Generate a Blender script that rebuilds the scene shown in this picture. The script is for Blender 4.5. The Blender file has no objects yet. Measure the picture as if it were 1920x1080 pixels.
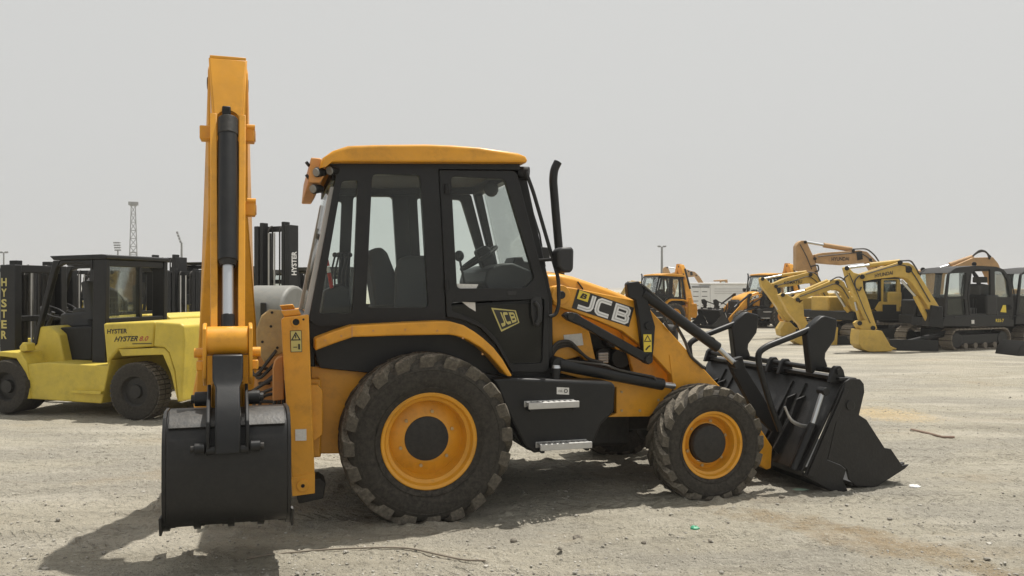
import bpy, bmesh, math, random
import numpy as np
from mathutils import Vector, Matrix, geometry, noise as mnoise
R = math.radians
random.seed(7)
scn = bpy.context.scene
col = scn.collection

# ------------------------------------------------------------------ camera, sky, sun, exposure
CAM_H = 1.8
FPX = 1500.0                       # focal length in pixels of a 1920 wide picture
cam_d = bpy.data.cameras.new('camera')
cam_d.sensor_width = 36.0
cam_d.lens = 36.0 * FPX / 1920.0
cam_d.clip_end = 6000.0
cam = bpy.data.objects.new('camera', cam_d)
cam.location = (0, 0, CAM_H)
cam.rotation_euler = (R(90), 0, 0)
col.objects.link(cam)
scn.camera = cam

SUN_DIR = Vector((.217, .252, 1.0)).normalized()
world = bpy.data.worlds.new('World')
scn.world = world
world.use_nodes = True
wn = world.node_tree.nodes
wl = world.node_tree.links
for n in list(wn):
    wn.remove(n)
w_out = wn.new('ShaderNodeOutputWorld')
w_bg = wn.new('ShaderNodeBackground')
w_sky = wn.new('ShaderNodeTexSky')
w_sky.sky_type = 'NISHITA'
w_sky.sun_disc = False
w_sky.sun_elevation = math.asin(SUN_DIR.z)
w_sky.sun_rotation = math.atan2(SUN_DIR.x, SUN_DIR.y)
w_sky.altitude = 0.0
w_sky.air_density = 1.0
w_sky.dust_density = 9.0
w_sky.ozone_density = 1.0
w_hs = wn.new('ShaderNodeHueSaturation')       # dust-laden Gulf sky: nearly colourless
w_hs.inputs['Saturation'].default_value = 0.10
w_mix = wn.new('ShaderNodeMix')
w_mix.data_type = 'RGBA'
w_mix.inputs[0].default_value = 0.86           # even veil of dust
w_mix.inputs[7].default_value = (6.85, 6.88, 6.75, 1)
wl.new(w_sky.outputs[0], w_hs.inputs['Color'])
wl.new(w_hs.outputs[0], w_mix.inputs[6])
wl.new(w_mix.outputs[2], w_bg.inputs[0])
w_bg.inputs[1].default_value = 0.094
wl.new(w_bg.outputs[0], w_out.inputs[0])

sun_d = bpy.data.lights.new('sun', 'SUN')
sun_d.energy = 4.6
sun_d.angle = R(0.6)
sun_d.color = (1.0, .955, .88)
sun = bpy.data.objects.new('sun', sun_d)
sun.rotation_euler = SUN_DIR.to_track_quat('Z', 'Y').to_euler()
sun.location = (20, 20, 60)
col.objects.link(sun)

scn.view_settings.view_transform = 'Standard'
scn.view_settings.look = 'None'
scn.view_settings.gamma = 1.0
scn.view_settings.use_curve_mapping = False
scn.view_settings.exposure = 0.10
scn.render.engine = 'CYCLES'

# ------------------------------------------------------------------ materials
def new_mat(name):
    m = bpy.data.materials.new(name)
    m.use_nodes = True
    nt = m.node_tree
    b = nt.nodes['Principled BSDF']
    return m, nt, b

def nnoise(nt, scale, detail=4, rough=.6, coord='Object'):
    tc = nt.nodes.new('ShaderNodeTexCoord')
    n = nt.nodes.new('ShaderNodeTexNoise')
    n.inputs['Scale'].default_value = scale
    n.inputs['Detail'].default_value = detail
    n.inputs['Roughness'].default_value = rough
    nt.links.new(tc.outputs[coord], n.inputs['Vector'])
    return n.outputs[0]

def nramp(nt, src, a, b, ca=(0, 0, 0, 1), cb=(1, 1, 1, 1)):
    r = nt.nodes.new('ShaderNodeValToRGB')
    r.color_ramp.elements[0].position = a
    r.color_ramp.elements[1].position = b
    r.color_ramp.elements[0].color = ca
    r.color_ramp.elements[1].color = cb
    nt.links.new(src, r.inputs[0])
    return r.outputs[0]

def nmix(nt, fac, a, b, mode='MIX'):
    x = nt.nodes.new('ShaderNodeMix')
    x.data_type = 'RGBA'
    x.blend_type = mode
    for i, q in ((0, fac), (6, a), (7, b)):
        if hasattr(q, 'is_output'):
            nt.links.new(q, x.inputs[i])
        elif i == 0:
            x.inputs[0].default_value = q
        else:
            x.inputs[i].default_value = (*q[:3], 1)
    return x.outputs[2]

def nmath(nt, op, a, b=0.0):
    x = nt.nodes.new('ShaderNodeMath')
    x.operation = op
    for i, q in ((0, a), (1, b)):
        if hasattr(q, 'is_output'):
            nt.links.new(q, x.inputs[i])
        else:
            x.inputs[i].default_value = q
    return x.outputs[0]

DUST = (.36, .31, .24)
def paint(name, c, rough=.4, dust=.25, var=.18, metal=0.0, scale=3.0, spec=.5, dustcol=DUST, bump=0.04, grime=.0, chips=.0, chipcol=(.05, .045, .04), upw=.55):
    """machine paint: mottled colour, thin dust film that gathers on faces turned up, fine relief"""
    m, nt, b = new_mat(name)
    n1 = nnoise(nt, scale, 5, .65)
    dark = tuple(x * (1 - var) for x in c)
    lite = tuple(min(1, x * (1 + var)) for x in c)
    base = nmix(nt, nramp(nt, n1, .3, .7), dark, lite)
    if grime:      # oily, sooty blotches rubbed into the paint
        gk = nmath(nt, 'MULTIPLY', nramp(nt, nnoise(nt, scale * 1.7, 7, .72), .50, .74), grime)
        base = nmix(nt, gk, base, tuple(x * .42 + .006 for x in c))
    if chips:      # scratches and knocks down to metal
        ck = nmath(nt, 'MULTIPLY', nramp(nt, nnoise(nt, scale * 7.0, 9, .78), .655, .69), nramp(nt, nnoise(nt, scale * .9, 3, .5), .45, .60))
        base = nmix(nt, nmath(nt, 'MULTIPLY', ck, chips), base, chipcol)
    n2 = nnoise(nt, scale * 4.3, 8, .72)
    g = nt.nodes.new('ShaderNodeNewGeometry')
    sx = nt.nodes.new('ShaderNodeSeparateXYZ')
    nt.links.new(g.outputs['Normal'], sx.inputs[0])
    up = nmath(nt, 'MULTIPLY', nmath(nt, 'MAXIMUM', sx.outputs[2], 0.0), upw)
    film = nmath(nt, 'MULTIPLY', nmath(nt, 'ADD', up, 1 - upw), dust)
    fac = nmath(nt, 'MULTIPLY', nramp(nt, n2, .38, .72), film)
    fac = nmath(nt, 'ADD', fac, dust * .18)
    cfin = nmix(nt, fac, base, dustcol)
    nt.links.new(cfin, b.inputs['Base Color'])
    rr = nmath(nt, 'ADD', nmath(nt, 'MULTIPLY', fac, .6), rough)
    nt.links.new(rr, b.inputs['Roughness'])
    b.inputs['Metallic'].default_value = metal
    b.inputs['Specular IOR Level'].default_value = spec
    if bump:
        bp = nt.nodes.new('ShaderNodeBump')
        bp.inputs['Strength'].default_value = bump
        bp.inputs['Distance'].default_value = .02
        nt.links.new(nnoise(nt, scale * 9, 4, .6), bp.inputs['Height'])
        nt.links.new(bp.outputs[0], b.inputs['Normal'])
    return m

M = {}
M['yellow'] = paint('amber_paint', (.70, .318, .015), .34, .08, .12, grime=.5, chips=.55, chipcol=(.16, .10, .05))
M['yellow_worn'] = paint('worn_amber_paint', (.50, .34, .13), .7, .75, .25, scale=9)
M['yellow_faded'] = paint('faded_orange_paint', (.58, .26, .06), .5, .45, .15)
M['black'] = paint('black_paint', (.008, .009, .0105), .40, .035, .2, spec=.35, chips=.6, chipcol=(.06, .055, .05))
M['black_sat'] = paint('satin_black_paint', (.010, .011, .0125), .5, .045, .2, spec=.3)
M['black_worn'] = paint('worn_black_paint', (.013, .0135, .014), .5, .10, .25, scale=6, bump=.12, spec=.35, chips=.8, chipcol=(.11, .085, .065))
M['steel_plate'] = paint('scuffed_black_steel', (.008, .0085, .0095), .42, .05, .3, scale=5, bump=.12, spec=.4, chips=.9, chipcol=(.13, .115, .10))
M['top_steel'] = paint('scuffed_steel', (.020, .021, .022), .38, .16, .6, scale=7, bump=.1)
M['plastic'] = paint('dark_plastic', (.013, .014, .016), .5, .04, .1)
M['seat'] = paint('seat_fabric', (.042, .045, .050), .85, .1, .1)
M['headliner'] = paint('headliner', (.10, .10, .095), .9, .05, .1)
M['rubber'] = paint('tyre_rubber', (.017, .0163, .0155), .8, .55, .25, scale=7, dustcol=(.175, .155, .125), bump=.25, spec=.25)
M['rubber_lug'] = paint('dusty_sunlit_lug_rubber', (.026, .0245, .022), .88, .95, .25, scale=9, dustcol=(.33, .29, .23), bump=.35, spec=.2, upw=.72)  # dust, plus sunlit tread painted in: paler colour on faces turned up
M['hose'] = paint('hose_rubber', (.012, .012, .013), .5, .2, .1)
M['chrome'] = paint('chrome_rod', (.55, .57, .59), .34, .12, .05, metal=1.0)
M['galv'] = paint('galvanised_steel', (.50, .50, .49), .5, .3, .15, metal=.5)
M['silver'] = paint('silver_trim', (.48, .48, .47), .45, .25, .15, metal=.3)
M['white'] = paint('white_paint', (.72, .72, .70), .45, .2, .08)
M['white_letter'] = paint('white_lettering', (.78, .78, .77), .5, .06, .03, bump=0)
M['grey_letter'] = paint('grey_lettering', (.50, .50, .49), .5, .05, .03, bump=0)
M['black_letter'] = paint('black_lettering', (.012, .012, .013), .5, .08, .05, bump=0)
M['red_letter'] = paint('red_lettering', (.42, .05, .03), .5, .15, .05, bump=0)
M['decal_yellow'] = paint('decal_yellow', (.74, .56, .05), .5, .08, .05, bump=0)
M['decal_pale'] = paint('decal_pale_yellow', (.55, .48, .16), .5, .1, .05, bump=0)
M['sticker'] = paint('sticker_white', (.66, .65, .62), .6, .15, .12, scale=40, bump=0)
M['forklift_yellow'] = paint('forklift_yellow_paint', (.60, .46, .05), .45, .16, .12, grime=.4, chips=.5)
M['exc_yellow'] = paint('excavator_yellow_paint', (.56, .365, .06), .5, .2, .14, grime=.4, chips=.5)
M['exc_orange'] = paint('excavator_orange_paint', (.46, .265, .105), .55, .4, .16, grime=.4)
M['exc_dark'] = paint('excavator_dark_grey', (.008, .009, .010), .48, .05, .2, spec=.3)
M['track'] = paint('track_steel', (.10, .085, .07), .75, .8, .3, scale=8)
M['grey_housing'] = paint('grey_housing_paint', (.17, .175, .165), .5, .25, .12, grime=.4)
M['red'] = paint('red_plastic', (.48, .03, .02), .4, .1, .1)
M['lamp'] = paint('lamp_glass', (.20, .205, .20), .15, .15, .2)
M['pole'] = paint('pole_steel', (.22, .23, .235), .6, .2, .1)
M['concrete'] = paint('pale_panel', (.74, .75, .74), .6, .08, .05)
M['orange_lens'] = paint('orange_lens', (.7, .2, .02), .3, .05, .05)

def glass_mat(name, tint, refl=.9, film=.10, filmcol=(.35, .36, .34)):
    """thin flat pane: lets light straight through, Fresnel reflection, faint film of dust"""
    m, nt, b = new_mat(name)
    nt.nodes.remove(b)
    out = nt.nodes['Material Output']
    tr = nt.nodes.new('ShaderNodeBsdfTransparent')
    tr.inputs[0].default_value = (*tint, 1)
    gl = nt.nodes.new('ShaderNodeBsdfGlossy')
    gl.inputs['Roughness'].default_value = .03
    gl.inputs['Color'].default_value = (refl, refl, refl, 1)
    df = nt.nodes.new('ShaderNodeBsdfDiffuse')
    df.inputs[0].default_value = (*filmcol, 1)
    fr = nt.nodes.new('ShaderNodeFresnel')
    fr.inputs[0].default_value = 1.45
    m1 = nt.nodes.new('ShaderNodeMixShader')
    m2 = nt.nodes.new('ShaderNodeMixShader')
    nf = nmath(nt, 'MULTIPLY', nramp(nt, nnoise(nt, 2.5, 6, .7), .35, .75), film)
    nf = nmath(nt, 'ADD', nf, film * .25)
    nt.links.new(nf, m1.inputs[0])
    nt.links.new(tr.outputs[0], m1.inputs[1])
    nt.links.new(df.outputs[0], m1.inputs[2])
    nt.links.new(nmath(nt, 'MULTIPLY', fr.outputs[0], .5), m2.inputs[0])
    nt.links.new(m1.outputs[0], m2.inputs[1])
    nt.links.new(gl.outputs[0], m2.inputs[2])
    nt.links.new(m2.outputs[0], out.inputs[0])
    return m
M['glass'] = glass_mat('cab_glass', (.955, .98, .965), film=.03)
M['glass_dark'] = glass_mat('tinted_glass', (.30, .33, .32), film=.06)
M['glass_dusty'] = glass_mat('dusty_glass', (.86, .90, .88), film=.07)

# ------------------------------------------------------------------ mesh builder
def rot_to(axis):
    return Vector(axis).normalized().to_track_quat('Z', 'Y').to_matrix()

class MB:
    def __init__(self):
        self.v = []
        self.f = []
    def add(self, vs, fs):
        o = len(self.v)
        self.v += [tuple(p) for p in vs]
        self.f += [tuple(i + o for i in q) for q in fs]
        return self
    def box(self, c, s, rot=None):
        c = Vector(c)
        pts = []
        for dx in (-.5, .5):
            for dy in (-.5, .5):
                for dz in (-.5, .5):
                    p = Vector((dx * s[0], dy * s[1], dz * s[2]))
                    if rot is not None:
                        p = rot @ p
                    pts.append(c + p)
        return self.add(pts, [(0, 1, 3, 2), (4, 6, 7, 5), (0, 4, 5, 1), (2, 3, 7, 6), (0, 2, 6, 4), (1, 5, 7, 3)])
    def prism(self, pts, vec):
        n = len(pts)
        vec = Vector(vec)
        a = [Vector(p) for p in pts]
        b = [p + vec for p in a]
        fs = [tuple(range(n)), tuple(reversed(range(n, 2 * n)))]
        fs += [(i, (i + 1) % n, n + (i + 1) % n, n + i) for i in range(n)]
        return self.add(a + b, fs)
    def prism2(self, a, b):
        n = len(a)
        fs = [tuple(range(n)), tuple(reversed(range(n, 2 * n)))]
        fs += [(i, (i + 1) % n, n + (i + 1) % n, n + i) for i in range(n)]
        return self.add(list(a) + list(b), fs)
    def cyl(self, p0, p1, r0, r1=None, n=16, caps=True):
        r1 = r0 if r1 is None else r1
        p0, p1 = Vector(p0), Vector(p1)
        m = rot_to(p1 - p0)
        vs = []
        for p, r in ((p0, r0), (p1, r1)):
            for i in range(n):
                a = 2 * math.pi * i / n
                vs.append(p + m @ Vector((r * math.cos(a), r * math.sin(a), 0)))
        fs = [(i, (i + 1) % n, n + (i + 1) % n, n + i) for i in range(n)]
        if caps:
            fs += [tuple(range(n)), tuple(reversed(range(n, 2 * n)))]
        return self.add(vs, fs)
    def lathe(self, prof, o, axis, n=48, closed=False):
        """prof: (radius, distance along axis)"""
        o = Vector(o)
        m = rot_to(axis)
        k = len(prof)
        vs = []
        for i in range(n):
            a = 2 * math.pi * i / n
            for r, h in prof:
                vs.append(o + m @ Vector((r * math.cos(a), r * math.sin(a), h)))
        fs = []
        last = k if closed else k - 1
        for i in range(n):
            j = (i + 1) % n
            for q in range(last):
                q2 = (q + 1) % k
                fs.append((i * k + q, i * k + q2, j * k + q2, j * k + q))
        return self.add(vs, fs)
    def tube(self, pts, r, n=8):
        pts = [Vector(p) for p in pts]
        k = len(pts)
        up = None
        vs = []
        for i, p in enumerate(pts):
            t = (pts[min(i + 1, k - 1)] - pts[max(i - 1, 0)]).normalized()
            if up is None:
                up = t.orthogonal().normalized()
            up = (up - t * up.dot(t)).normalized()
            sd = t.cross(up)
            rr = r[i] if isinstance(r, (list, tuple)) else r
            for q in range(n):
                a = 2 * math.pi * q / n
                vs.append(p + up * rr * math.cos(a) + sd * rr * math.sin(a))
        fs = [(i * n + q, i * n + (q + 1) % n, (i + 1) * n + (q + 1) % n, (i + 1) * n + q) for i in range(k - 1) for q in range(n)]
        fs += [tuple(range(n)), tuple(reversed(range((k - 1) * n, k * n)))]
        return self.add(vs, fs)
    def torus(self, c, axis, R0, r, n=32, k=8):
        prof = [(R0 + r * math.cos(2 * math.pi * q / k), r * math.sin(2 * math.pi * q / k)) for q in range(k)]
        return self.lathe(prof, c, axis, n, closed=True)
    def ball(self, c, r, n=12):
        rr = (r, r, r) if not isinstance(r, (tuple, list)) else r
        vs, fs = [], []
        m = n // 2
        for i in range(m + 1):
            t = math.pi * i / m
            for j in range(n):
                a = 2 * math.pi * j / n
                vs.append((c[0] + rr[0] * math.sin(t) * math.cos(a), c[1] + rr[1] * math.sin(t) * math.sin(a), c[2] + rr[2] * math.cos(t)))
        for i in range(m):
            for j in range(n):
                fs.append((i * n + j, i * n + (j + 1) % n, (i + 1) * n + (j + 1) % n, (i + 1) * n + j))
        return self.add(vs, fs)
    def mirror_y(self, W):
        self.v = [(x, W - y, z) for x, y, z in self.v]
        return self
    def build(self, name, mat, parent=None, bevel=0.0, angle=35, seg=2):
        me = bpy.data.meshes.new(name)
        me.from_pydata([tuple(p) for p in self.v], [], self.f)
        bm = bmesh.new()
        bm.from_mesh(me)
        bmesh.ops.remove_doubles(bm, verts=bm.verts, dist=1e-5)
        bmesh.ops.recalc_face_normals(bm, faces=bm.faces)
        bm.to_mesh(me)
        bm.free()
        me.shade_smooth()
        me.set_sharp_from_angle(angle=R(angle))
        if mat:
            me.materials.append(M[mat] if isinstance(mat, str) else mat)
        o = bpy.data.objects.new(name, me)
        col.objects.link(o)
        if parent:
            o.parent = parent
        if bevel:
            b = o.modifiers.new('edge', 'BEVEL')
            b.width = bevel
            b.segments = seg
            b.limit_method = 'ANGLE'
            b.angle_limit = R(40)
            b.harden_normals = False
        return o

def smooth_path(pts, rad=.06, n=5):
    """round the corners of a polyline"""
    pts = [Vector(p) for p in pts]
    out = [pts[0]]
    for i in range(1, len(pts) - 1):
        a, b, c = pts[i - 1], pts[i], pts[i + 1]
        r = min(rad, (a - b).length * .45, (c - b).length * .45)
        p0 = b + (a - b).normalized() * r
        p1 = b + (c - b).normalized() * r
        for k in range(n + 1):
            t = k / n
            out.append(p0 * (1 - t) ** 2 + b * 2 * t * (1 - t) + p1 * t * t)
    out.append(pts[-1])
    return out

def tag(o, label, cat, group=None):
    o['label'] = label
    o['category'] = cat
    if group:
        o['group'] = group
    return o

def structure(o):
    o['kind'] = 'structure'
    return o

def empty(name, loc=(0, 0, 0), rz=0.0, parent=None, scale=1.0):
    o = bpy.data.objects.new(name, None)
    o.empty_display_size = .2
    o.location = loc
    o.rotation_euler = (0, 0, rz)
    o.scale = (scale, scale, scale)
    col.objects.link(o)
    if parent:
        o.parent = parent
    return o

def copy_tree(o, parent=None, skip=()):
    c = o.copy()
    col.objects.link(c)
    c.parent = parent
    for ch in [q for q in bpy.data.objects if q.parent == o]:
        if ch.name.split('.')[0] in skip:
            continue
        copy_tree(ch, c, skip)
    return c

class Frame:
    """a machine's own axes on the ground: x along it, y away from the photographer, z up"""
    def __init__(self, ox, oy, deg):
        self.o = (ox, oy)
        self.t = R(deg)
        self.c, self.s = math.cos(self.t), math.sin(self.t)
    def root(self, name):
        return empty(name, (self.o[0], self.o[1], 0), self.t)
    def p(self, u, v, y):
        """point of the machine's lengthwise plane y that was measured at (u, v) in the survey picture"""
        a, b = (u - 960) / FPX, (540 - v) / FPX
        Y = (y - self.o[0] * self.s + self.o[1] * self.c) / (self.c - a * self.s)
        X = a * Y
        return Vector(((X - self.o[0]) * self.c + (Y - self.o[1]) * self.s, y, CAM_H + b * Y))
    def pts(self, l, y):
        return [self.p(u, v, y) for u, v in l]
    def plate(self, l, y0, y1):
        return MB().prism(self.pts(l, y0), (0, y1 - y0, 0))

def round_poly(pts, r, n=4):
    out = []
    k = len(pts)
    for i in range(k):
        a, b, c = Vector(pts[i - 1]), Vector(pts[i]), Vector(pts[(i + 1) % k])
        rr = min(r, (a - b).length * .45, (c - b).length * .45)
        p0, p1 = b + (a - b).normalized() * rr, b + (c - b).normalized() * rr
        for q in range(n + 1):
            t = q / n
            w = p0 * (1 - t) ** 2 + b * 2 * t * (1 - t) + p1 * t * t
            out.append((w.x, w.y))
    return out

def holed(fr, outer, holes, y0, y1):
    """plate with openings"""
    loops = [fr.pts(outer, y0)] + [fr.pts(h, y0) for h in holes]
    tris = geometry.tessellate_polygon([[Vector((p.x, p.z, 0)) for p in l] for l in loops])
    flat = [p for l in loops for p in l]
    n = len(flat)
    mb = MB()
    vs = [tuple(p) for p in flat] + [(p.x, y1, p.z) for p in flat]
    fs = [tuple(t) for t in tris] + [tuple(n + i for i in reversed(t)) for t in tris]
    o = 0
    for l in loops:
        k = len(l)
        fs += [(o + i, o + (i + 1) % k, n + o + (i + 1) % k, n + o + i) for i in range(k)]
        o += k
    return mb.add(vs, fs)

# ---- lettering ----------------------------------------------------
_text_cache = {}
def text_shape(s, bold=.0, italic=0.0):
    key = (s, bold, italic)
    if key in _text_cache:
        return _text_cache[key]
    cu = bpy.data.curves.new('t', 'FONT')
    cu.body = s
    cu.offset = bold
    cu.shear = italic
    cu.resolution_u = 3
    ob = bpy.data.objects.new('t', cu)
    col.objects.link(ob)
    dg = bpy.context.evaluated_depsgraph_get()
    dg.update()
    me = bpy.data.meshes.new_from_object(ob.evaluated_get(dg))
    vs = np.array([v.co[:] for v in me.vertices])
    fs = [tuple(p.vertices) for p in me.polygons]
    bpy.data.objects.remove(ob)
    bpy.data.curves.remove(cu)
    bpy.data.meshes.remove(me)
    lo, hi = vs.min(0), vs.max(0)
    uv = [((x - lo[0]) / (hi[0] - lo[0]), (y - lo[1]) / (hi[1] - lo[1])) for x, y, z in vs]
    _text_cache[key] = (uv, fs)
    return uv, fs

def quad_map(q, a, b):
    """q: bottom-left, bottom-right, top-right, top-left"""
    q = [Vector(p) for p in q]
    return (q[0] * (1 - a) + q[1] * a) * (1 - b) + (q[3] * (1 - a) + q[2] * a) * b

def text_on(quad, s, mat, parent, name='lettering', bold=.02, italic=0.0, off=(0, -.003, 0)):
    uv, fs = text_shape(s, bold, italic)
    off = Vector(off)
    return MB().add([quad_map(quad, a, b) + off for a, b in uv], fs).build(name, mat, parent)

def ribbon(path, w, closed=False):
    """flat stroke with mitred corners in the unit plane -> verts, faces"""
    p = [Vector((x, y)) for x, y in path]
    n = len(p)
    L, Rr = [], []
    for i in range(n):
        if closed:
            a, b, c = p[i - 1], p[i], p[(i + 1) % n]
        else:
            a, b, c = p[max(i - 1, 0)], p[i], p[min(i + 1, n - 1)]
        d1 = (b - a).normalized() if (b - a).length > 1e-9 else (c - b).normalized()
        d2 = (c - b).normalized() if (c - b).length > 1e-9 else d1
        n1, n2 = Vector((-d1.y, d1.x)), Vector((-d2.y, d2.x))
        m = (n1 + n2).normalized()
        k = w * .5 / max(.4, m.dot(n1))
        L.append(b + m * k)
        Rr.append(b - m * k)
    vs = L + Rr
    last = n if closed else n - 1
    fs = [(i, (i + 1) % n, n + (i + 1) % n, n + i) for i in range(last)]
    return [(q.x, q.y) for q in vs], fs

def strokes_on(quad, paths, w, mat, parent, name, off=(0, -.003, 0), box=(1.0, 1.0)):
    mb = MB()
    off = Vector(off)
    for path, closed in paths:
        vs, fs = ribbon(path, w, closed)
        mb.add([quad_map(quad, a / box[0], b / box[1]) + off for a, b in vs], fs)
    return mb.build(name, mat, parent)

LOGO = [([(.86, .97), (.86, .30), (.80, .18), (.66, .12), (.12, .12)], False),
        ([(1.92, .88), (1.34, .88), (1.22, .80), (1.18, .68), (1.18, .32), (1.22, .20), (1.34, .12), (1.92, .12)], False),
        ([(2.26, .12), (2.26, .88), (2.86, .88), (2.96, .80), (2.96, .62), (2.88, .50), (2.98, .38), (2.98, .20), (2.88, .12)], True),
        ([(2.37, .50), (2.78, .50)], False)]

# ------------------------------------------------------------------ ground
W_ALL = 2.24
def build_ground():
    def axis(lo, hi, near_lo, near_hi, step, grow=1.16):
        a = list(np.arange(near_lo, near_hi + 1e-6, step))
        s, x = step, near_hi
        while x < hi:
            s *= grow
            x = min(hi, x + s)
            a.append(x)
        s, x = step, near_lo
        b = []
        while x > lo:
            s *= grow
            x = max(lo, x - s)
            b.append(x)
        return np.array(b[::-1] + a)
    xs = axis(-2500, 2500, -5.0, 6.0, .032)
    ys = axis(-60, 4000, 4.4, 9.5, .032)
    X, Y = np.meshgrid(xs, ys)
    nx, ny = len(xs), len(ys)
    Z = np.zeros_like(X)
    for j in range(ny):
        for i in range(nx):
            x, y = X[j, i], Y[j, i]
            if abs(x) < 60 and 0 < y < 70:
                far = max(0.0, min(1.0, (40 - y) / 30))
                z = mnoise.fractal((x * .5, y * .7, 0), .9, 2.1, 4) * .016
                if far > 0 and abs(x) < 12 and y < 16:
                    z += mnoise.noise((x * 1.9 + y * .6, y * 7.0 - x * 1.2, 3.1)) * .016 * far
                    z += max(0, mnoise.noise((x * 6.5, y * 8.5, 9.0))) * .020 * far + max(0, mnoise.noise((x * 13, y * 15, 2.0)) - .10) * .036 * far
                Z[j, i] = z
    # shallow wheel ruts crossing the foreground right
    def rut(cx, slope, w, d):
        t = (Y - 5.0) - (X - cx) * slope
        Z[:] -= d * np.exp(-(t / w) ** 2) * (np.abs(X - cx) < 4.5)
    rut(3.0, -.10, .16, .014)
    rut(3.4, -.34, .14, .012)
    rut(1.0, .06, .12, .008)
    # a low worn-down ridge of loose sand near the front right
    Z += .045 * np.exp(-(((X - 1.95) / .75) ** 2 + ((Y - 5.75 + (X - 1.95) * .25) / .22) ** 2))
    Z += .03 * np.exp(-(((X - 2.7) / 1.0) ** 2 + ((Y - 5.15 + (X - 2.7) * .12) / .2) ** 2))
    # soil squeezed up beside the near tyres
    ct, st = math.cos(R(16.5)), math.sin(R(16.5))
    LX = (X + .67) * ct + (Y - 6.095) * st
    LY = -(X + .67) * st + (Y - 6.095) * ct
    for cx, hw, w_ in ((.05, .30, .43), (2.495, .24, .33)):
        for yy in (-.06, w_ + .06, W_ALL - w_ - .06, W_ALL + .06):
            Z += .030 * np.exp(-((LY - yy) / .05) ** 2 - ((LX - cx) / hw) ** 4) * (.6 + .4 * np.sin(LX * 31 + yy * 9))
        for sx in (-1, 1):
            Z += .022 * np.exp(-((LX - cx - sx * (hw + .05)) / .05) ** 2 - ((LY - w_ / 2) / (w_ / 2)) ** 4)
    # keep the mean at zero where machines stand
    verts = np.stack([X.ravel(), Y.ravel(), Z.ravel() - .004], 1)
    idx = np.arange(nx * ny).reshape(ny, nx)
    faces = np.stack([idx[:-1, :-1].ravel(), idx[:-1, 1:].ravel(), idx[1:, 1:].ravel(), idx[1:, :-1].ravel()], 1)
    me = bpy.data.meshes.new('ground')
    me.from_pydata(verts.tolist(), [], faces.tolist())
    me.shade_smooth()
    m, nt, b = new_mat('gravelly_sand')
    tc = nt.nodes.new('ShaderNodeTexCoord')
    def noise(scale, detail, rough, stretch=None, rotz=0):
        mp = nt.nodes.new('ShaderNodeMapping')
        mp.inputs['Rotation'].default_value = (0, 0, rotz)
        mp.inputs['Scale'].default_value = stretch or (1, 1, 1)
        nt.links.new(tc.outputs['Object'], mp.inputs[0])
        n = nt.nodes.new('ShaderNodeTexNoise')
        n.inputs['Scale'].default_value = scale
        n.inputs['Detail'].default_value = detail
        n.inputs['Roughness'].default_value = rough
        nt.links.new(mp.outputs[0], n.inputs['Vector'])
        return n.outputs[0]
    big = noise(.35, 5, .6)
    mid = noise(2.4, 6, .65)
    streak = noise(2.2, 7, .72, (.30, 2.4, 1), R(-7))
    streak2 = noise(1.1, 7, .75, (.28, 3.0, 1), R(9))
    clod = noise(15, 5, .65)
    fine = noise(42, 5, .72)
    grit = noise(95, 3, .65)
    geo = nt.nodes.new('ShaderNodeSeparateXYZ')
    nt.links.new(tc.outputs['Object'], geo.inputs[0])
    gx, gy = geo.outputs[0], geo.outputs[1]
    c = nmix(nt, nramp(nt, big, .35, .68), (0.345, 0.318, 0.258), (0.435, 0.408, 0.345))
    c = nmix(nt, nmath(nt, 'MULTIPLY', nramp(nt, mid, .42, .62), .55), c, (0.427, 0.402, 0.338))
    c = nmix(nt, nmath(nt, 'MULTIPLY', nramp(nt, streak, .50, .66), .55), c, (0.225, 0.210, 0.177))
    c = nmix(nt, nmath(nt, 'MULTIPLY', nramp(nt, streak2, .54, .68), .45), c, (0.247, 0.232, 0.198))
    patchy = noise(.55, 3, .5, (.7, 1.6, 1), .15)
    c = nmix(nt, nmath(nt, 'MULTIPLY', nramp(nt, patchy, .46, .58), .55), c, (.285, .272, .245))
    c = nmix(nt, nmath(nt, 'MULTIPLY', nramp(nt, noise(.75, 3, .5, (.6, 1.8, 1), -.2), .54, .64), .5), c, (.52, .49, .425))
    # a patch of brown damp sand front right, and spilt straw-coloured chips further off
    def patch(cx, cy, slope, wx, wy, nz):
        dx = nmath(nt, 'SUBTRACT', gx, cx)
        dy = nmath(nt, 'ADD', nmath(nt, 'SUBTRACT', gy, cy), nmath(nt, 'MULTIPLY', dx, slope))
        e = nmath(nt, 'ADD', nmath(nt, 'POWER', nmath(nt, 'ABSOLUTE', nmath(nt, 'DIVIDE', dx, wx)), 2.0), nmath(nt, 'POWER', nmath(nt, 'ABSOLUTE', nmath(nt, 'DIVIDE', dy, wy)), 2.0))
        e = nmath(nt, 'ADD', e, nmath(nt, 'MULTIPLY', nmath(nt, 'SUBTRACT', nz, .5), 3.2))
        return nramp(nt, e, .0, 1.7, (1, 1, 1, 1), (0, 0, 0, 1))
    c = nmix(nt, nmath(nt, 'MULTIPLY', patch(2.55, 5.66, .95, 1.0, .50, mid), .70), c, (0.262, 0.188, 0.102))
    c = nmix(nt, nmath(nt, 'MULTIPLY', patch(5.3, 11.4, .2, .75, .8, clod), .6), c, (0.540, 0.405, 0.210))
    c = nmix(nt, nmath(nt, 'MULTIPLY', nramp(nt, noise(.8, 4, .6, (.6, 1.5, 1), .3), .58, .70), .35), c, (0.300, 0.232, 0.150))
    trk = None
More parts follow.
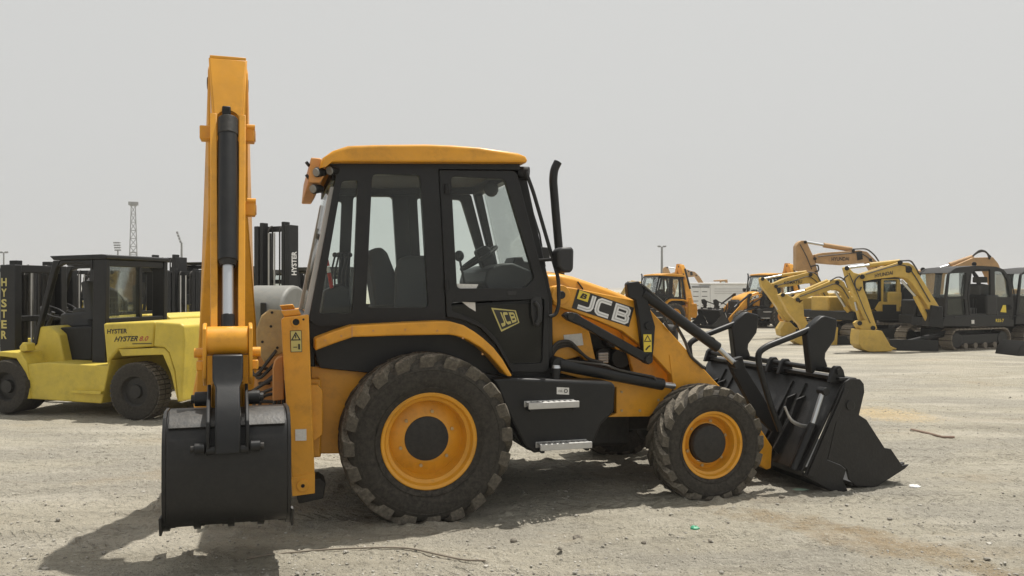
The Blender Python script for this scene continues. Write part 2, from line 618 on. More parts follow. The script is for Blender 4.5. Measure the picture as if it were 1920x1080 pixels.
    for cy, sl, cv, gap in ((6.55, -.16, .02, 1.55), (9.6, .10, .012, 1.6), (4.95, .12, -.03, 50)):
        t0 = nmath(nt, 'ADD', nmath(nt, 'ADD', nmath(nt, 'SUBTRACT', gy, cy), nmath(nt, 'MULTIPLY', gx, sl)), nmath(nt, 'MULTIPLY', nmath(nt, 'MULTIPLY', gx, gx), cv))
        for g_ in (0.0, gap):
            at = nmath(nt, 'ABSOLUTE', nmath(nt, 'SUBTRACT', t0, g_))
            band = nramp(nt, at, .10, .17, (1, 1, 1, 1), (0, 0, 0, 1))
            bars = nramp(nt, nmath(nt, 'SINE', nmath(nt, 'ADD', nmath(nt, 'MULTIPLY', gx, 52.0), nmath(nt, 'MULTIPLY', at, 60.0))), .35, .75)
            mk = nmath(nt, 'MULTIPLY', band, nmath(nt, 'ADD', nmath(nt, 'MULTIPLY', bars, .7), .3))
            trk = mk if trk is None else nmath(nt, 'MAXIMUM', trk, mk)
    trk = nmath(nt, 'MULTIPLY', trk, nramp(nt, noise(.9, 4, .6), .40, .58))
    c = nmix(nt, nmath(nt, 'MULTIPLY', trk, .42), c, (.205, .190, .160))
    c = nmix(nt, nmath(nt, 'MULTIPLY', nramp(nt, clod, .54, .66), .50), c, (0.180, 0.168, 0.144))
    c = nmix(nt, nmath(nt, 'MULTIPLY', nramp(nt, fine, .56, .68), .45), c, (0.158, 0.146, 0.124))
    c = nmix(nt, nmath(nt, 'MULTIPLY', nramp(nt, grit, .58, .68), .50), c, (0.600, 0.578, 0.517))
    c = nmix(nt, nmath(nt, 'MULTIPLY', nramp(nt, noise(24, 4, .7), .60, .68), .5), c, (0.570, 0.547, 0.488))
    vor = nt.nodes.new('ShaderNodeTexVoronoi')
    vor.inputs['Scale'].default_value = 26
    nt.links.new(tc.outputs['Object'], vor.inputs['Vector'])
    peb = nramp(nt, vor.outputs['Distance'], .05, .22, (1, 1, 1, 1), (0, 0, 0, 1))
    c = nmix(nt, 1.0, c, (1.17, 1.155, 1.115), 'MULTIPLY')
    nt.links.new(c, b.inputs['Base Color'])
    b.inputs['Roughness'].default_value = .95
    b.inputs['Specular IOR Level'].default_value = .12
    hgt = nmath(nt, 'ADD', nmath(nt, 'MULTIPLY', fine, .45), nmath(nt, 'MULTIPLY', peb, .25))
    hgt = nmath(nt, 'ADD', hgt, nmath(nt, 'MULTIPLY', clod, .9))
    hgt = nmath(nt, 'ADD', hgt, nmath(nt, 'MULTIPLY', streak, .9))
    hgt = nmath(nt, 'SUBTRACT', hgt, nmath(nt, 'MULTIPLY', trk, .35))
    bp = nt.nodes.new('ShaderNodeBump')
    bp.inputs['Strength'].default_value = 1.0
    bp.inputs['Distance'].default_value = .075
    nt.links.new(hgt, bp.inputs['Height'])
    nt.links.new(bp.outputs[0], b.inputs['Normal'])
    me.materials.append(m)
    o = bpy.data.objects.new('ground', me)
    col.objects.link(o)
    structure(o)
    from mathutils.bvhtree import BVHTree
    return xs, ys, Z
GX, GY, GZ = build_ground()
def ground_z(x, y):
    i = int(np.clip(np.searchsorted(GX, x), 1, len(GX) - 1))
    j = int(np.clip(np.searchsorted(GY, y), 1, len(GY) - 1))
    return float(GZ[j, i]) - .004

def gravel():
    """loose stones: thousands of them, one mesh"""
    m, nt, b = new_mat('loose_stone')
    oi = nnoise(nt, 9, 2, .5)
    c = nmix(nt, nramp(nt, oi, .3, .7), (.16, .148, .125), (.50, .475, .42))
    nt.links.new(c, b.inputs['Base Color'])
    b.inputs['Roughness'].default_value = .9
    rng = np.random.default_rng(3)
    ico = bmesh.new()
    bmesh.ops.create_icosphere(ico, subdivisions=1, radius=1)
    bv = np.array([v.co[:] for v in ico.verts])
    bf = np.array([[v.index for v in f.verts] for f in ico.faces])
    ico.free()
    N = 10000
    V, F = [], []
    k = 0
    while k < N:
        y = 4.6 + 13 * rng.random() ** 1.8
        x = (rng.random() * 2 - 1) * (y * .68)
        cl = mnoise.noise((x * .8, y * 1.1, 5))
        if rng.random() > .45 + .9 * cl:
            continue
        s = .0035 + .0075 * rng.random() ** 3 + (.013 * rng.random() if rng.random() < .03 else 0)
        sc = np.array([1 + .6 * rng.random(), .8 + .4 * rng.random(), .5 + .3 * rng.random()]) * s
        a = rng.random() * 6.28
        jit = bv * (1 + .35 * (rng.random((len(bv), 1)) - .5))
        p = jit * sc
        q = p.copy()
        q[:, 0] = p[:, 0] * math.cos(a) - p[:, 1] * math.sin(a) + x
        q[:, 1] = p[:, 0] * math.sin(a) + p[:, 1] * math.cos(a) + y
        q[:, 2] = p[:, 2] + ground_z(x, y) + s * .25
        F.append(bf + k * len(bv))
        V.append(q)
        k += 1
    me = bpy.data.meshes.new('loose_gravel')
    me.from_pydata(np.concatenate(V).tolist(), [], np.concatenate(F).tolist())
    me.materials.append(m)
    o = bpy.data.objects.new('loose_gravel', me)
    col.objects.link(o)
    o['kind'] = 'stuff'
    o['label'] = 'small loose stones and grit scattered over the sandy ground'
    o['category'] = 'gravel'
gravel()

# ------------------------------------------------------------------ the backhoe loader in front
F0 = Frame(-.67, 6.095, 16.5)
W0 = 2.24                                    # overall width
BH = F0.root('backhoe_loader')
tag(BH, 'amber and black backhoe loader with cab, digging arm slewed sideways and clam shovel, nearest machine', 'backhoe loader')

def both(name, fn, mat, parent=BH, bevel=0.0, **kw):
    """build the near one and its twin on the far side"""
    a = fn().build(name, mat, parent, bevel, **kw)
    b = fn().mirror_y(W0).build(name, mat, parent, bevel, **kw)
    return a, b

def pl(name, pts, y0, y1, mat, parent=BH, bevel=.006, twin=False, **kw):
    fn = lambda: F0.plate(pts, y0, y1)
    if twin:
        return both(name, fn, mat, parent, bevel, **kw)
    return fn().build(name, mat, parent, bevel, **kw)

def squash(mb, cz, Rr, ymid, half):
    """the tyre sits on the ground: flat where it touches, bulging beside it"""
    out = []
    for x, y, z in mb.v:
        if z < .10:
            k = (.10 - z) / .10
            y = ymid + (y - ymid) * (1 + .05 * min(1, k))
        out.append((x, y, max(z, -.004 + .02 * max(0, abs(y - ymid) / half - .8))))
    mb.v = out
    return mb

def make_wheel(parent, cx, cz, Rr, Wd, rim, nlug, y0, far, big):
    """tyre from y0 (outer wall) to y0+Wd; far: mirrored to the other side"""
    fl = (lambda m: m.mirror_y(W0)) if far else (lambda m: m)
    we = empty('wheel', parent=parent)
    lug = .045 if big else .038
    Rb = Rr - lug
    mid = y0 + Wd / 2
    prof = [(rim * .98, Wd * .17), (rim * 1.04, Wd * .10), (rim + (Rb - rim) * .30, Wd * .025), (rim + (Rb - rim) * .58, Wd * .0),
            (rim + (Rb - rim) * .82, Wd * .025), (Rb - .02, Wd * .07), (Rb, Wd * .15), (Rb + .006, Wd * .5)]
    full = prof + [(r, Wd - h) for r, h in reversed(prof[:-1])]
    t = MB().lathe(full, (cx, y0, cz), (0, 1, 0), 72)
    for rr in (rim + (Rb - rim) * .22, rim + (Rb - rim) * .72):        # raised rings moulded on the wall
        t.torus((cx, y0 + Wd * (.034 if rr < rim + (Rb - rim) * .5 else .012), cz), (0, 1, 0), rr, .004, 72, 6)
    fl(squash(t, cz, Rr, mid, Wd / 2)).build('tyre', 'rubber', we)
    lg = MB()
    for sd in (0, 1):
        for i in range(nlug):
            a0 = 2 * math.pi * (i + .5 * sd) / nlug
            w = (2 * math.pi / nlug) * .25
            # stations: fraction of half width from the middle out, outer radius, angle shift, base radius
            st = [(.06, Rr, .0, Rb - .01), (.45, Rr, .16, Rb - .01), (.80, Rr - .004, .27, Rb - .01), (.955, Rr - .016, .315, Rb - .03),
                  (.975, Rr - .050, .325, Rb - .06), (.965, Rr - (.092 if big else .066), .33, Rb - .10)]
            vs = []
            for q, (fr, ro, sh, rb) in enumerate(st):
                hy = fr * Wd / 2
                y = mid - hy if sd == 0 else mid + hy
                ww = w * (1.0 if q < 3 else 1.10)
                for an, ra in ((-ww, ro), (ww, ro), (ww * 1.15, rb), (-ww * 1.15, rb)):
                    A = a0 + sh * (22 / nlug) + an / 1.0
                    yy = y
                    if q >= 3 and ra == rb:
                        yy = mid + (y - mid) * .90
                    vs.append((cx + ra * math.cos(A), yy, cz + ra * math.sin(A)))
            fs = [(0, 1, 2, 3), tuple(reversed(range(20, 24)))]
            for q in range(5):
                for e in range(4):
                    fs.append((q * 4 + e, q * 4 + (e + 1) % 4, q * 4 + 4 + (e + 1) % 4, q * 4 + 4 + e))
            lg.add(vs, fs)
    fl(squash(lg, cz, Rr, mid, Wd / 2)).build('tread', 'rubber_lug', we, .004)
    d = Wd
    rp = [(rim * 1.02, d * .14), (rim * 1.05, d * .085), (rim * 1.03, d * .075), (rim * .97, d * .10), (rim * .93, d * .19), (rim * .86, d * .23),
          (rim * .84, d * .40), (rim * .80, d * .47)]
    if big:
        rp += [(rim * .56, d * .40), (rim * .50, d * .38), (rim * .47, d * .38), (rim * .47, d * .6)]
    else:
        rp += [(rim * .74, d * .46), (rim * .66, d * .40), (rim * .62, d * .40), (rim * .62, d * .6)]
    rimo = fl(MB().lathe(rp, (cx, y0, cz), (0, 1, 0), 64)).build('rim', 'yellow', we, angle=30)
    hr = rim * (.50 if big else .60)
    hp = [(.001, d * .20), (hr * .6, d * .21), (hr * .93, d * .24), (hr, d * .29), (hr, d * .55)] if not big else \
         [(.001, d * .345), (hr * .80, d * .345), (hr * .96, d * .36), (hr * .99, d * .40), (hr * .9, d * .6)]
    fl(MB().lathe(hp, (cx, y0, cz), (0, 1, 0), 40)).build('hub', 'black_worn', we)
    for i in range(6):
        a = 2 * math.pi * (i + .3) / 6
        rb = rim * (.60 if big else .70)
        p = Vector((cx + rb * math.cos(a), y0 + d * (.375 if big else .39), cz + rb * math.sin(a)))
        fl(MB().cyl(p, p + Vector((0, .05, 0)), .014, n=6)).build('wheel_nut', 'yellow_worn', we)
    return we

for far in (False, True):
    make_wheel(BH, .05, .622, .672, .43, .357, 20, 0.0, far, True)
    make_wheel(BH, 2.495, .458, .505, .33, .276, 19, 0.0, far, False)

# chassis, axles, undertray
MB().box((1.2, 1.12, .62), (3.6, .62, .30)).build('chassis', 'black_worn', BH, .02)
for x, z, r in ((.05, .62, .13), (2.495, .46, .10)):
    MB().cyl((x, .30, z), (x, W0 - .30, z), r, n=16).build('axle', 'black_worn', BH)
MB().ball((.05, 1.12, .60), (.24, .22, .24), 16).build('axle_housing', 'black_worn', BH)
MB().ball((2.495, 1.12, .44), (.18, .2, .18), 16).build('axle_housing', 'black_worn', BH)
MB().box((1.55, 1.12, .52), (1.0, .8, .34)).build('gearbox', 'black_worn', BH, .04)

# rear frame
pl('rear_side_panel', [(584, 686), (625, 692), (700, 695), (720, 850), (588, 851)], .40, .46, 'yellow', bevel=.01, twin=True)
pl('rear_gusset', [(580, 722), (596, 722), (605, 732), (605, 815), (591, 826), (582, 826)], .16, .40, 'yellow', twin=True)
MB().box((-.80, 1.12, .80), (.10, 1.70, .60)).build('rear_frame', 'yellow', BH, .012)
MB().box((-.93, 1.12, 1.30), (.13, 2.0, .16)).build('slide_rail', 'yellow', BH, .01)
MB().box((-.93, 1.12, .62), (.13, 2.0, .16)).build('slide_rail', 'yellow', BH, .01)

# ---- cab -----------------------------------------------------------
CY0, CY1 = .30, .37
cab_lower = [(572, 604), (846, 578), (1029, 566), (1031, 708), (930, 711), (700, 700), (600, 690), (588, 655)]
pl('cab_lower_panel', cab_lower, .335, .40, 'black', twin=True)
SIDE_PANE = round_poly([(698, 327), (788, 328), (804, 577), (686, 577)], 9)
QUARTER_PANE = round_poly([(641, 340), (671, 338), (661, 588), (598, 588)], 6)
both('side_frame', lambda: holed(F0, [(618, 304), (974, 305), (976, 318), (822, 317), (836, 606), (596, 612), (580, 600), (630, 332)], [SIDE_PANE, QUARTER_PANE], CY0, CY1), 'black', bevel=.006)
pl('rear_corner_post', [(627, 338), (641, 334), (594, 600), (579, 600)], .36, .44, 'black', bevel=.008, twin=True)
pl('rear_corner_trim', [(619, 350), (627, 350), (579, 600), (568, 600)], .355, .43, 'silver', bevel=.004, twin=True)
pl('door_header', [(640, 308), (974, 308), (979, 327), (640, 327)], .372, .40, 'black', bevel=.004, twin=True)
# front corner post behind the door
pl('front_pillar', [(967, 322), (984, 316), (1036, 560), (1037, 700), (1029, 700), (1026, 560)], CY0 + .05, .43, 'black', bevel=.008, twin=True)

def door(far):
    """glazed door: frame, upper pane, lower pane, handle"""
    e = empty('door', parent=BH)
    fl = (lambda m: m.mirror_y(W0)) if far else (lambda m: m)
    y0, y1 = .285, .345
    outer = [(824, 319), (962, 320), (970, 327), (1028, 556), (1030, 692), (1022, 698), (960, 698), (930, 645), (900, 614), (868, 600), (838, 594)]
    fl(holed(F0, outer, [round_poly([(846, 331), (947, 336), (1003, 522), (985, 540), (857, 541)], 8), round_poly([(846, 567), (1021, 560), (1017, 681), (958, 683), (930, 634), (902, 606), (868, 590), (847, 584)], 6)], y0, y1)).build('door_frame', 'black', e, .006)
    up = fl(F0.plate([(846, 331), (946, 336), (1002, 522), (984, 540.5), (857, 541)], .312, .318)).build('pane', 'glass', e)
    lo = fl(F0.plate([(846, 572), (1021, 561), (1017, 672), (1015, 685), (957, 689), (930, 637), (902, 606), (868, 590), (846, 584)], .312, .318)).build('lower_pane', 'glass_dark', e)
    hp = [F0.p(u, v, .25) for u, v in ((1003, 566), (1010, 575), (1011, 596), (1006, 607))]
    fl(MB().tube(smooth_path(hp, .03), .016, 8)).build('handle', 'plastic', e)
    fl(F0.plate([(996, 562), (1003, 555), (1014, 556), (1018, 575), (1017, 600), (1010, 613), (1001, 610), (996, 590)], .275, .29)).build('handle_recess', 'plastic', e, .008)
    for v in (525, 345):
        fl(MB().cyl(F0.p(838, v, .27), F0.p(838, v + 18, .27), .02, n=10)).build('hinge', 'black_sat', e)
    fl(F0.plate([(951, 546), (968, 545), (968, 553), (951, 554)], .276, .29)).build('latch', 'plastic', e, .003)
    return e
door(False)
door(True)
both('side_pane', lambda: F0.plate([(697, 326), (789, 327), (805, 578), (685, 578)], .325, .331), 'glass')
both('quarter_pane', lambda: F0.plate([(641, 336), (671, 336), (663, 588), (596, 588)], .335, .341), 'glass_dark' if False else 'glass')
def cab_cross(name, a, b, mat, bev=.008):
    """a beam across the cab: a, b pixel pairs on the near side"""
    return F0.plate(a, .40, W0 - .40).build(name, mat, BH, bev)
cab_cross('rear_header', [(622, 316), (640, 316), (640, 338), (620, 338)], None, 'black')
cab_cross('rear_sill', [(566, 590), (592, 590), (590, 690), (566, 680)], None, 'black')
cab_cross('front_header', [(960, 312), (984, 314), (986, 330), (964, 330)], None, 'black')
cab_cross('front_cowl', [(1005, 560), (1036, 560), (1037, 700), (1010, 700)], None, 'black')
cab_cross('cab_floor', [(600, 668), (1020, 668), (1020, 690), (600, 690)], None, 'black')
q0, q1, q2, q3 = [F0.p(u, v, .43) for u, v in ((982, 332), (985, 332), (1034, 558), (1031, 558))]
MB().prism([q0, q1, q2, q3], (0, W0 - .86, 0)).build('windscreen', 'glass', BH)
MB().prism(F0.pts([(621, 340), (624, 340), (577, 590), (574, 590)], .44), (0, W0 - .88, 0)).build('rear_pane', 'glass', BH)

# roof
roof_prof = [(598, 316), (612, 304), (640, 303), (990, 304), (993, 300), (989, 292), (975, 286), (903, 275), (850, 271), (800, 269), (700, 270), (650, 272), (622, 282), (604, 295)]
def roof():
    pts = F0.pts(roof_prof, .20)
    ctr = sum((p for p in pts), Vector()) / len(pts)
    rings = []
    for y, k, dz in ((.20, .93, -.012), (.215, .985, -.004), (.27, 1.0, 0.0), (.6, 1.0, .015), (1.12, 1.0, .03)):
        rings.append((y, k, dz))
    rings += [(W0 - y, k, dz) for y, k, dz in reversed(rings[:-1])]
    mb = MB()
    vs = []
    n = len(pts)
    zb = min(p.z for p in pts)
    for y, k, dz in rings:
        for p in pts:
            q = ctr + (p - ctr) * k
            vs.append((q.x, y, q.z + (dz if p.z > ctr.z else 0)))
    fs = [tuple(range(n)), tuple(reversed(range((len(rings) - 1) * n, len(rings) * n)))]
    for r in range(len(rings) - 1):
        for i in range(n):
            fs.append((r * n + i, r * n + (i + 1) % n, (r + 1) * n + (i + 1) % n, (r + 1) * n + i))
    return mb.add(vs, fs)
ro = roof().build('roof', 'yellow', BH, .012, angle=40)
MB().prism(F0.pts([(640, 306), (968, 307), (968, 312), (640, 312)], .38), (0, W0 - .76, 0)).build('headliner', 'headliner', ro)
pl('rear_visor', [(583, 295), (600, 296), (614, 305), (608, 330), (600, 343), (578, 342)], .30, W0 - .30, 'yellow_faded', bevel=.01)
for u, v, y in ((629, 319, .30), (598, 353, .34), (604, 322, .30), (598, 353, W0 - .34), (604, 322, W0 - .30)):
    p = F0.p(u, v, y)
    lm = MB().cyl(p + Vector((.02, .03, 0)), p + Vector((-.045, -.03, -.01)), .030, .040, 18).build('work_lamp', 'black_sat', BH, .006)
    MB().cyl(p + Vector((-.045, -.031, -.01)), p + Vector((-.052, -.037, -.012)), .034, .030, 18).build('lens', 'lamp', lm)
p = F0.p(984, 323, .34)
lm = MB().cyl(p + Vector((-.05, .02, 0)), p + Vector((.03, -.02, -.01)), .05, .055, 16).build('work_lamp', 'black_sat', BH, .006)
for v in (306, 330):
    MB().cyl(F0.p(579, v, .34), F0.p(575, v + 3, .34), .022, n=10).build('rear_marker', 'black_sat', BH)

# seats, dash and levers inside
pl('seat', [(690, 482), (697, 466), (716, 463), (727, 474), (745, 520), (752, 582), (706, 584)], 1.02, 1.46, 'seat', bevel=.03)
pl('seat_cushion', [(700, 572), (820, 566), (826, 596), (705, 600)], 1.0, 1.48, 'seat', bevel=.03)
pl('seat_side', [(744, 505), (752, 484), (766, 479), (800, 479), (806, 486), (806, 592), (741, 592)], .66, .80, 'seat', bevel=.03)
pl('dashboard', [(908, 531), (914, 505), (940, 494), (962, 493), (998, 508), (1012, 520), (1018, 560), (925, 560)], .62, W0 - .62, 'plastic', bevel=.02)
pl('instrument_pod', [(960, 498), (966, 482), (980, 481), (983, 490), (1002, 492), (1006, 515), (962, 512)], .75, 1.05, 'plastic', bevel=.012)
pl('steering_column', [(893, 470), (912, 459), (926, 470), (934, 500), (925, 560), (905, 560), (908, 505)], 1.0, 1.14, 'plastic', bevel=.02)
sc = F0.p(898, 484, 1.07)
sw = MB().torus(sc, (-.55, 0, .83), .19, .016, 32, 8)
for k in range(3):
    a = k * 2.094
    d = rot_to((-.55, 0, .83)) @ Vector((math.cos(a), math.sin(a), 0))
    sw.cyl(sc, sc + d * .19, .012, n=8)
sw.build('steering_wheel', 'plastic', BH)
pl('rear_console', [(600, 600), (608, 545), (640, 530), (655, 540), (660, 600)], .62, .95, 'plastic', bevel=.02)
for (a, b, y, m) in (((622, 540), (617, 512), .60, 'red'), ((617, 511), (615, 500), .60, 'white'), ((615, 499), (612, 486), .60, 'red')):
    MB().cyl(F0.p(*a, y), F0.p(*b, y), .016, n=10).build('lever', m, BH)
for k in range(5):
    u0, y = 622 + 7 * k, .66 + .06 * k
    MB().tube(smooth_path([F0.p(u0, 560, y), F0.p(u0 - 2, 515, y), F0.p(u0 + 6, 480, y)], .05), .008, 6).build('lever', 'plastic', BH)
    MB().ball(F0.p(u0 + 6, 478, y), .022, 10).build('lever_knob', 'plastic', BH)
MB().ball(F0.p(921, 354, 1.0), (.07, .03, .075), 14).build('fan', 'plastic', BH)
MB().ball(F0.p(861, 480, .85), (.045, .045, .05), 12).build('gear_knob', 'plastic', BH)
MB().tube([F0.p(861, 482, .85), F0.p(874, 545, .85)], .01, 6).build('lever', 'plastic', BH)

# rear mudguards
fo = [(75, 185), (160, 152), (245, 124), (470, 112), (640, 104), (700, 105), (760, 122), (810, 152), (850, 182), (900, 228), (940, 280), (985, 358)]
fi = [(963, 358), (925, 312), (880, 262), (840, 226), (780, 190), (730, 172), (690, 166), (470, 170), (250, 177), (160, 208), (75, 240)]
mud = [(560 + x * .4073, 560 + y * .4073) for x, y in fo + fi]
pl('mudguard', mud, .10, .34, 'yellow', bevel=.014, twin=True, seg=3)
inner = [(560 + x * .4073, 560 + y * .4073) for x, y in [(80, 215), (250, 160), (690, 150), (780, 172), (860, 232), (930, 300), (940, 372), (700, 380), (100, 320)]]
pl('wheel_housing', inner, .36, .42, 'black_sat', bevel=.01, twin=True)

for far in (False, True):
    fl = (lambda m: m.mirror_y(W0)) if far else (lambda m: m)
    fl(F0.plate([(659, 611), (661.5, 610.5), (661.5, 631), (659, 632)], .094, .099)).build('fold_seam', 'yellow_faded', BH)
    for u, v in ((610, 638), (640, 630), (700, 620), (760, 618), (820, 620), (868, 634), (905, 664)):
        a = F0.p(u, v, .094)
        fl(MB().cyl(a, a + Vector((0, .01, 0)), .009, n=6)).build('mudguard_bolt', 'yellow_faded', BH)
    for u, v in ((1166, 735), (1166, 770), (1200, 770), (1235, 750)):
        a = F0.p(u, v, .392)
        fl(MB().cyl(a, a + Vector((0, .01, 0)), .012, n=6)).build('chassis_bolt', 'yellow_worn', BH)
# fuel tank side with two steps
tank = [(925, 711), (958, 708), (1148, 717), (1155, 724), (1152, 772), (1128, 796), (1113, 833), (1003, 850), (985, 838), (960, 792)]
pl('side_tank', tank, .12, .62, 'black', bevel=.022, twin=True, seg=3)
pl('side_tank_back', [(905, 700), (960, 707), (985, 800), (1000, 845), (975, 835), (950, 800)], .22, .60, 'black_sat', twin=True)
def step(u0, v0, u1, v1):
    for far in (False, True):
        fl = (lambda m: m.mirror_y(W0)) if far else (lambda m: m)
        a, b = F0.p(u0, v0, -.0), F0.p(u1, v1, -.0)
        e = empty('step', parent=BH)
        z = a.z
        x0, x1 = a.x, b.x
        fl(MB().box(((x0 + x1) / 2, .004, z - .02), (x1 - x0, .022, .052))).build('edge', 'galv', e, .004)
        fl(MB().box(((x0 + x1) / 2, .126, z - .02), (x1 - x0, .02, .05))).build('edge', 'galv', e, .004)
        n = 9
        for i in range(n):
            x = x0 + (x1 - x0) * (i + .5) / n
            fl(MB().box((x, .065, z - .008), ((x1 - x0) / n * .62, .105, .02))).build('tread_bar', 'galv', e, .003)
        for x in (x0 + .03, x1 - .03):
            fl(MB().box((x, .10, z - .055), (.03, .16, .03))).build('bracket', 'black_sat', e, .004)
step(991, 757, 1086, 752)
step(1013, 835, 1110, 828)
MB().cyl(F0.p(1043, 690, .2), F0.p(1041, 716, .2), .035, n=14).build('filler_neck', 'black_sat', BH)
MB().cyl(F0.p(1043, 690, .2), F0.p(1043, 685, .2), .038, .03, n=14).build('filler_cap', 'chrome', BH)

# ---- front end: tower, engine, hood -----------------------------------
pl('chassis_side_plate', [(1046, 683), (1160, 700), (1262, 724), (1258, 742), (1218, 781), (1139, 782), (1156, 775), (1156, 726), (1052, 700)], .40, .46, 'yellow', bevel=.006, twin=True)
pl('loader_tower', [(1032, 560), (1075, 566), (1096, 600), (1106, 626), (1117, 674), (1098, 676), (1088, 668), (1040, 680), (1036, 640)], .50, .58, 'yellow', bevel=.008, twin=True)
pl('front_chassis', [(1164, 612), (1202, 648), (1225, 668), (1263, 705), (1263, 724), (1188, 700)], .54, .60, 'yellow', bevel=.008, twin=True)
MB().box((1.9, 1.12, 1.08), (1.3, .84, .75)).build('engine', 'black_worn', BH, .05)
for k, (u, v, r) in enumerate(((1131, 668, .07), (1165, 672, .09), (1150, 640, .06))):
    a = F0.p(u, v, .58)
    MB().cyl(a, a + Vector((0, .25, 0)), r, n=18).build('pulley', 'black_sat', BH, .006)
for k in range(4):
    a = F0.p(1122, 664 + 5 * k, .56)
    MB().cyl(a, a + Vector((.09, 0, 0)), .012, n=10).build('spring', 'galv', BH)
hood_prof = [(1026, 512), (1050, 512), (1076, 518), (1100, 526), (1140, 540), (1178, 555), (1213, 574), (1232, 592), (1250, 640), (1254, 690), (1160, 660), (1095, 600), (1030, 582)]
def hood():
    pts = F0.pts(hood_prof, .60)
    n = len(pts)
    rings = [(.58, -.045), (.60, -.018), (.66, 0), (.9, .02), (1.12, .03)]
    rings += [(W0 - y, d) for y, d in reversed(rings[:-1])]
    vs = []
    for y, d in rings:
        for i, p in enumerate(pts):
            vs.append((p.x - (.03 if i in (7, 8) and d < -.03 else 0), y, p.z + (d if i <= 7 else 0)))
    fs = [tuple(range(n)), tuple(reversed(range((len(rings) - 1) * n, len(rings) * n)))]
    for r in range(len(rings) - 1):
        for i in range(n):
            fs.append((r * n + i, r * n + (i + 1) % n, (r + 1) * n + (i + 1) % n, (r + 1) * n + i))
    return MB().add(vs, fs)
hd = hood().build('hood', 'yellow', BH, .008, angle=40)
g = F0.pts([(1236, 598), (1252, 640), (1255, 684)], .70)
MB().prism([g[0] + Vector((.02, 0, 0)), g[1] + Vector((.02, 0, 0)), g[2] + Vector((.02, 0, 0)), g[2], g[1], g[0]], (0, W0 - 1.4, 0)).build('grille', 'black_sat', hd)
for k in range(2):                                   # shut line of the hood
    a = [F0.p(u, v, .575 if k == 0 else W0 - .575) for u, v in ((1083, 528), (1092, 540), (1096, 560))]
    MB().tube(a, .006, 6).build('shut_line', 'black_letter', hd)

ex = [F0.p(u, v, .78) for u, v in ((1052, 540), (1049, 480), (1042, 400), (1037, 338), (1039, 318), (1046, 304))]
MB().tube(smooth_path(ex, .10, 6), .038, 16).build('exhaust', 'black', BH)
# grab rail and mirror at the front corner
gr = [F0.p(u, v, .24) for u, v in ((986, 322), (1000, 360), (1047, 522), (1048, 572), (1042, 590), (1030, 594))]
MB().tube(smooth_path(gr, .05), .016, 10).build('grab_rail', 'black', BH)
mr = pl('mirror', [(1046, 470), (1053, 463), (1072, 463), (1077, 467), (1076, 505), (1070, 512), (1056, 509), (1047, 500)], .10, .26, 'plastic', bevel=.02)
MB().tube([F0.p(1010, 488, .30), F0.p(1050, 486, .20)], .014, 8).build('arm', 'black_sat', mr)
pl('indicator', [(1012, 462), (1030, 464), (1032, 487), (1014, 485)], .60, .66, 'plastic', bevel=.008)
wp = [F0.p(u, v, .75) for u, v in ((1022, 500), (1012, 440), (994, 382), (985, 370))]
MB().tube(wp, .008, 6).build('wiper', 'black_sat', BH)

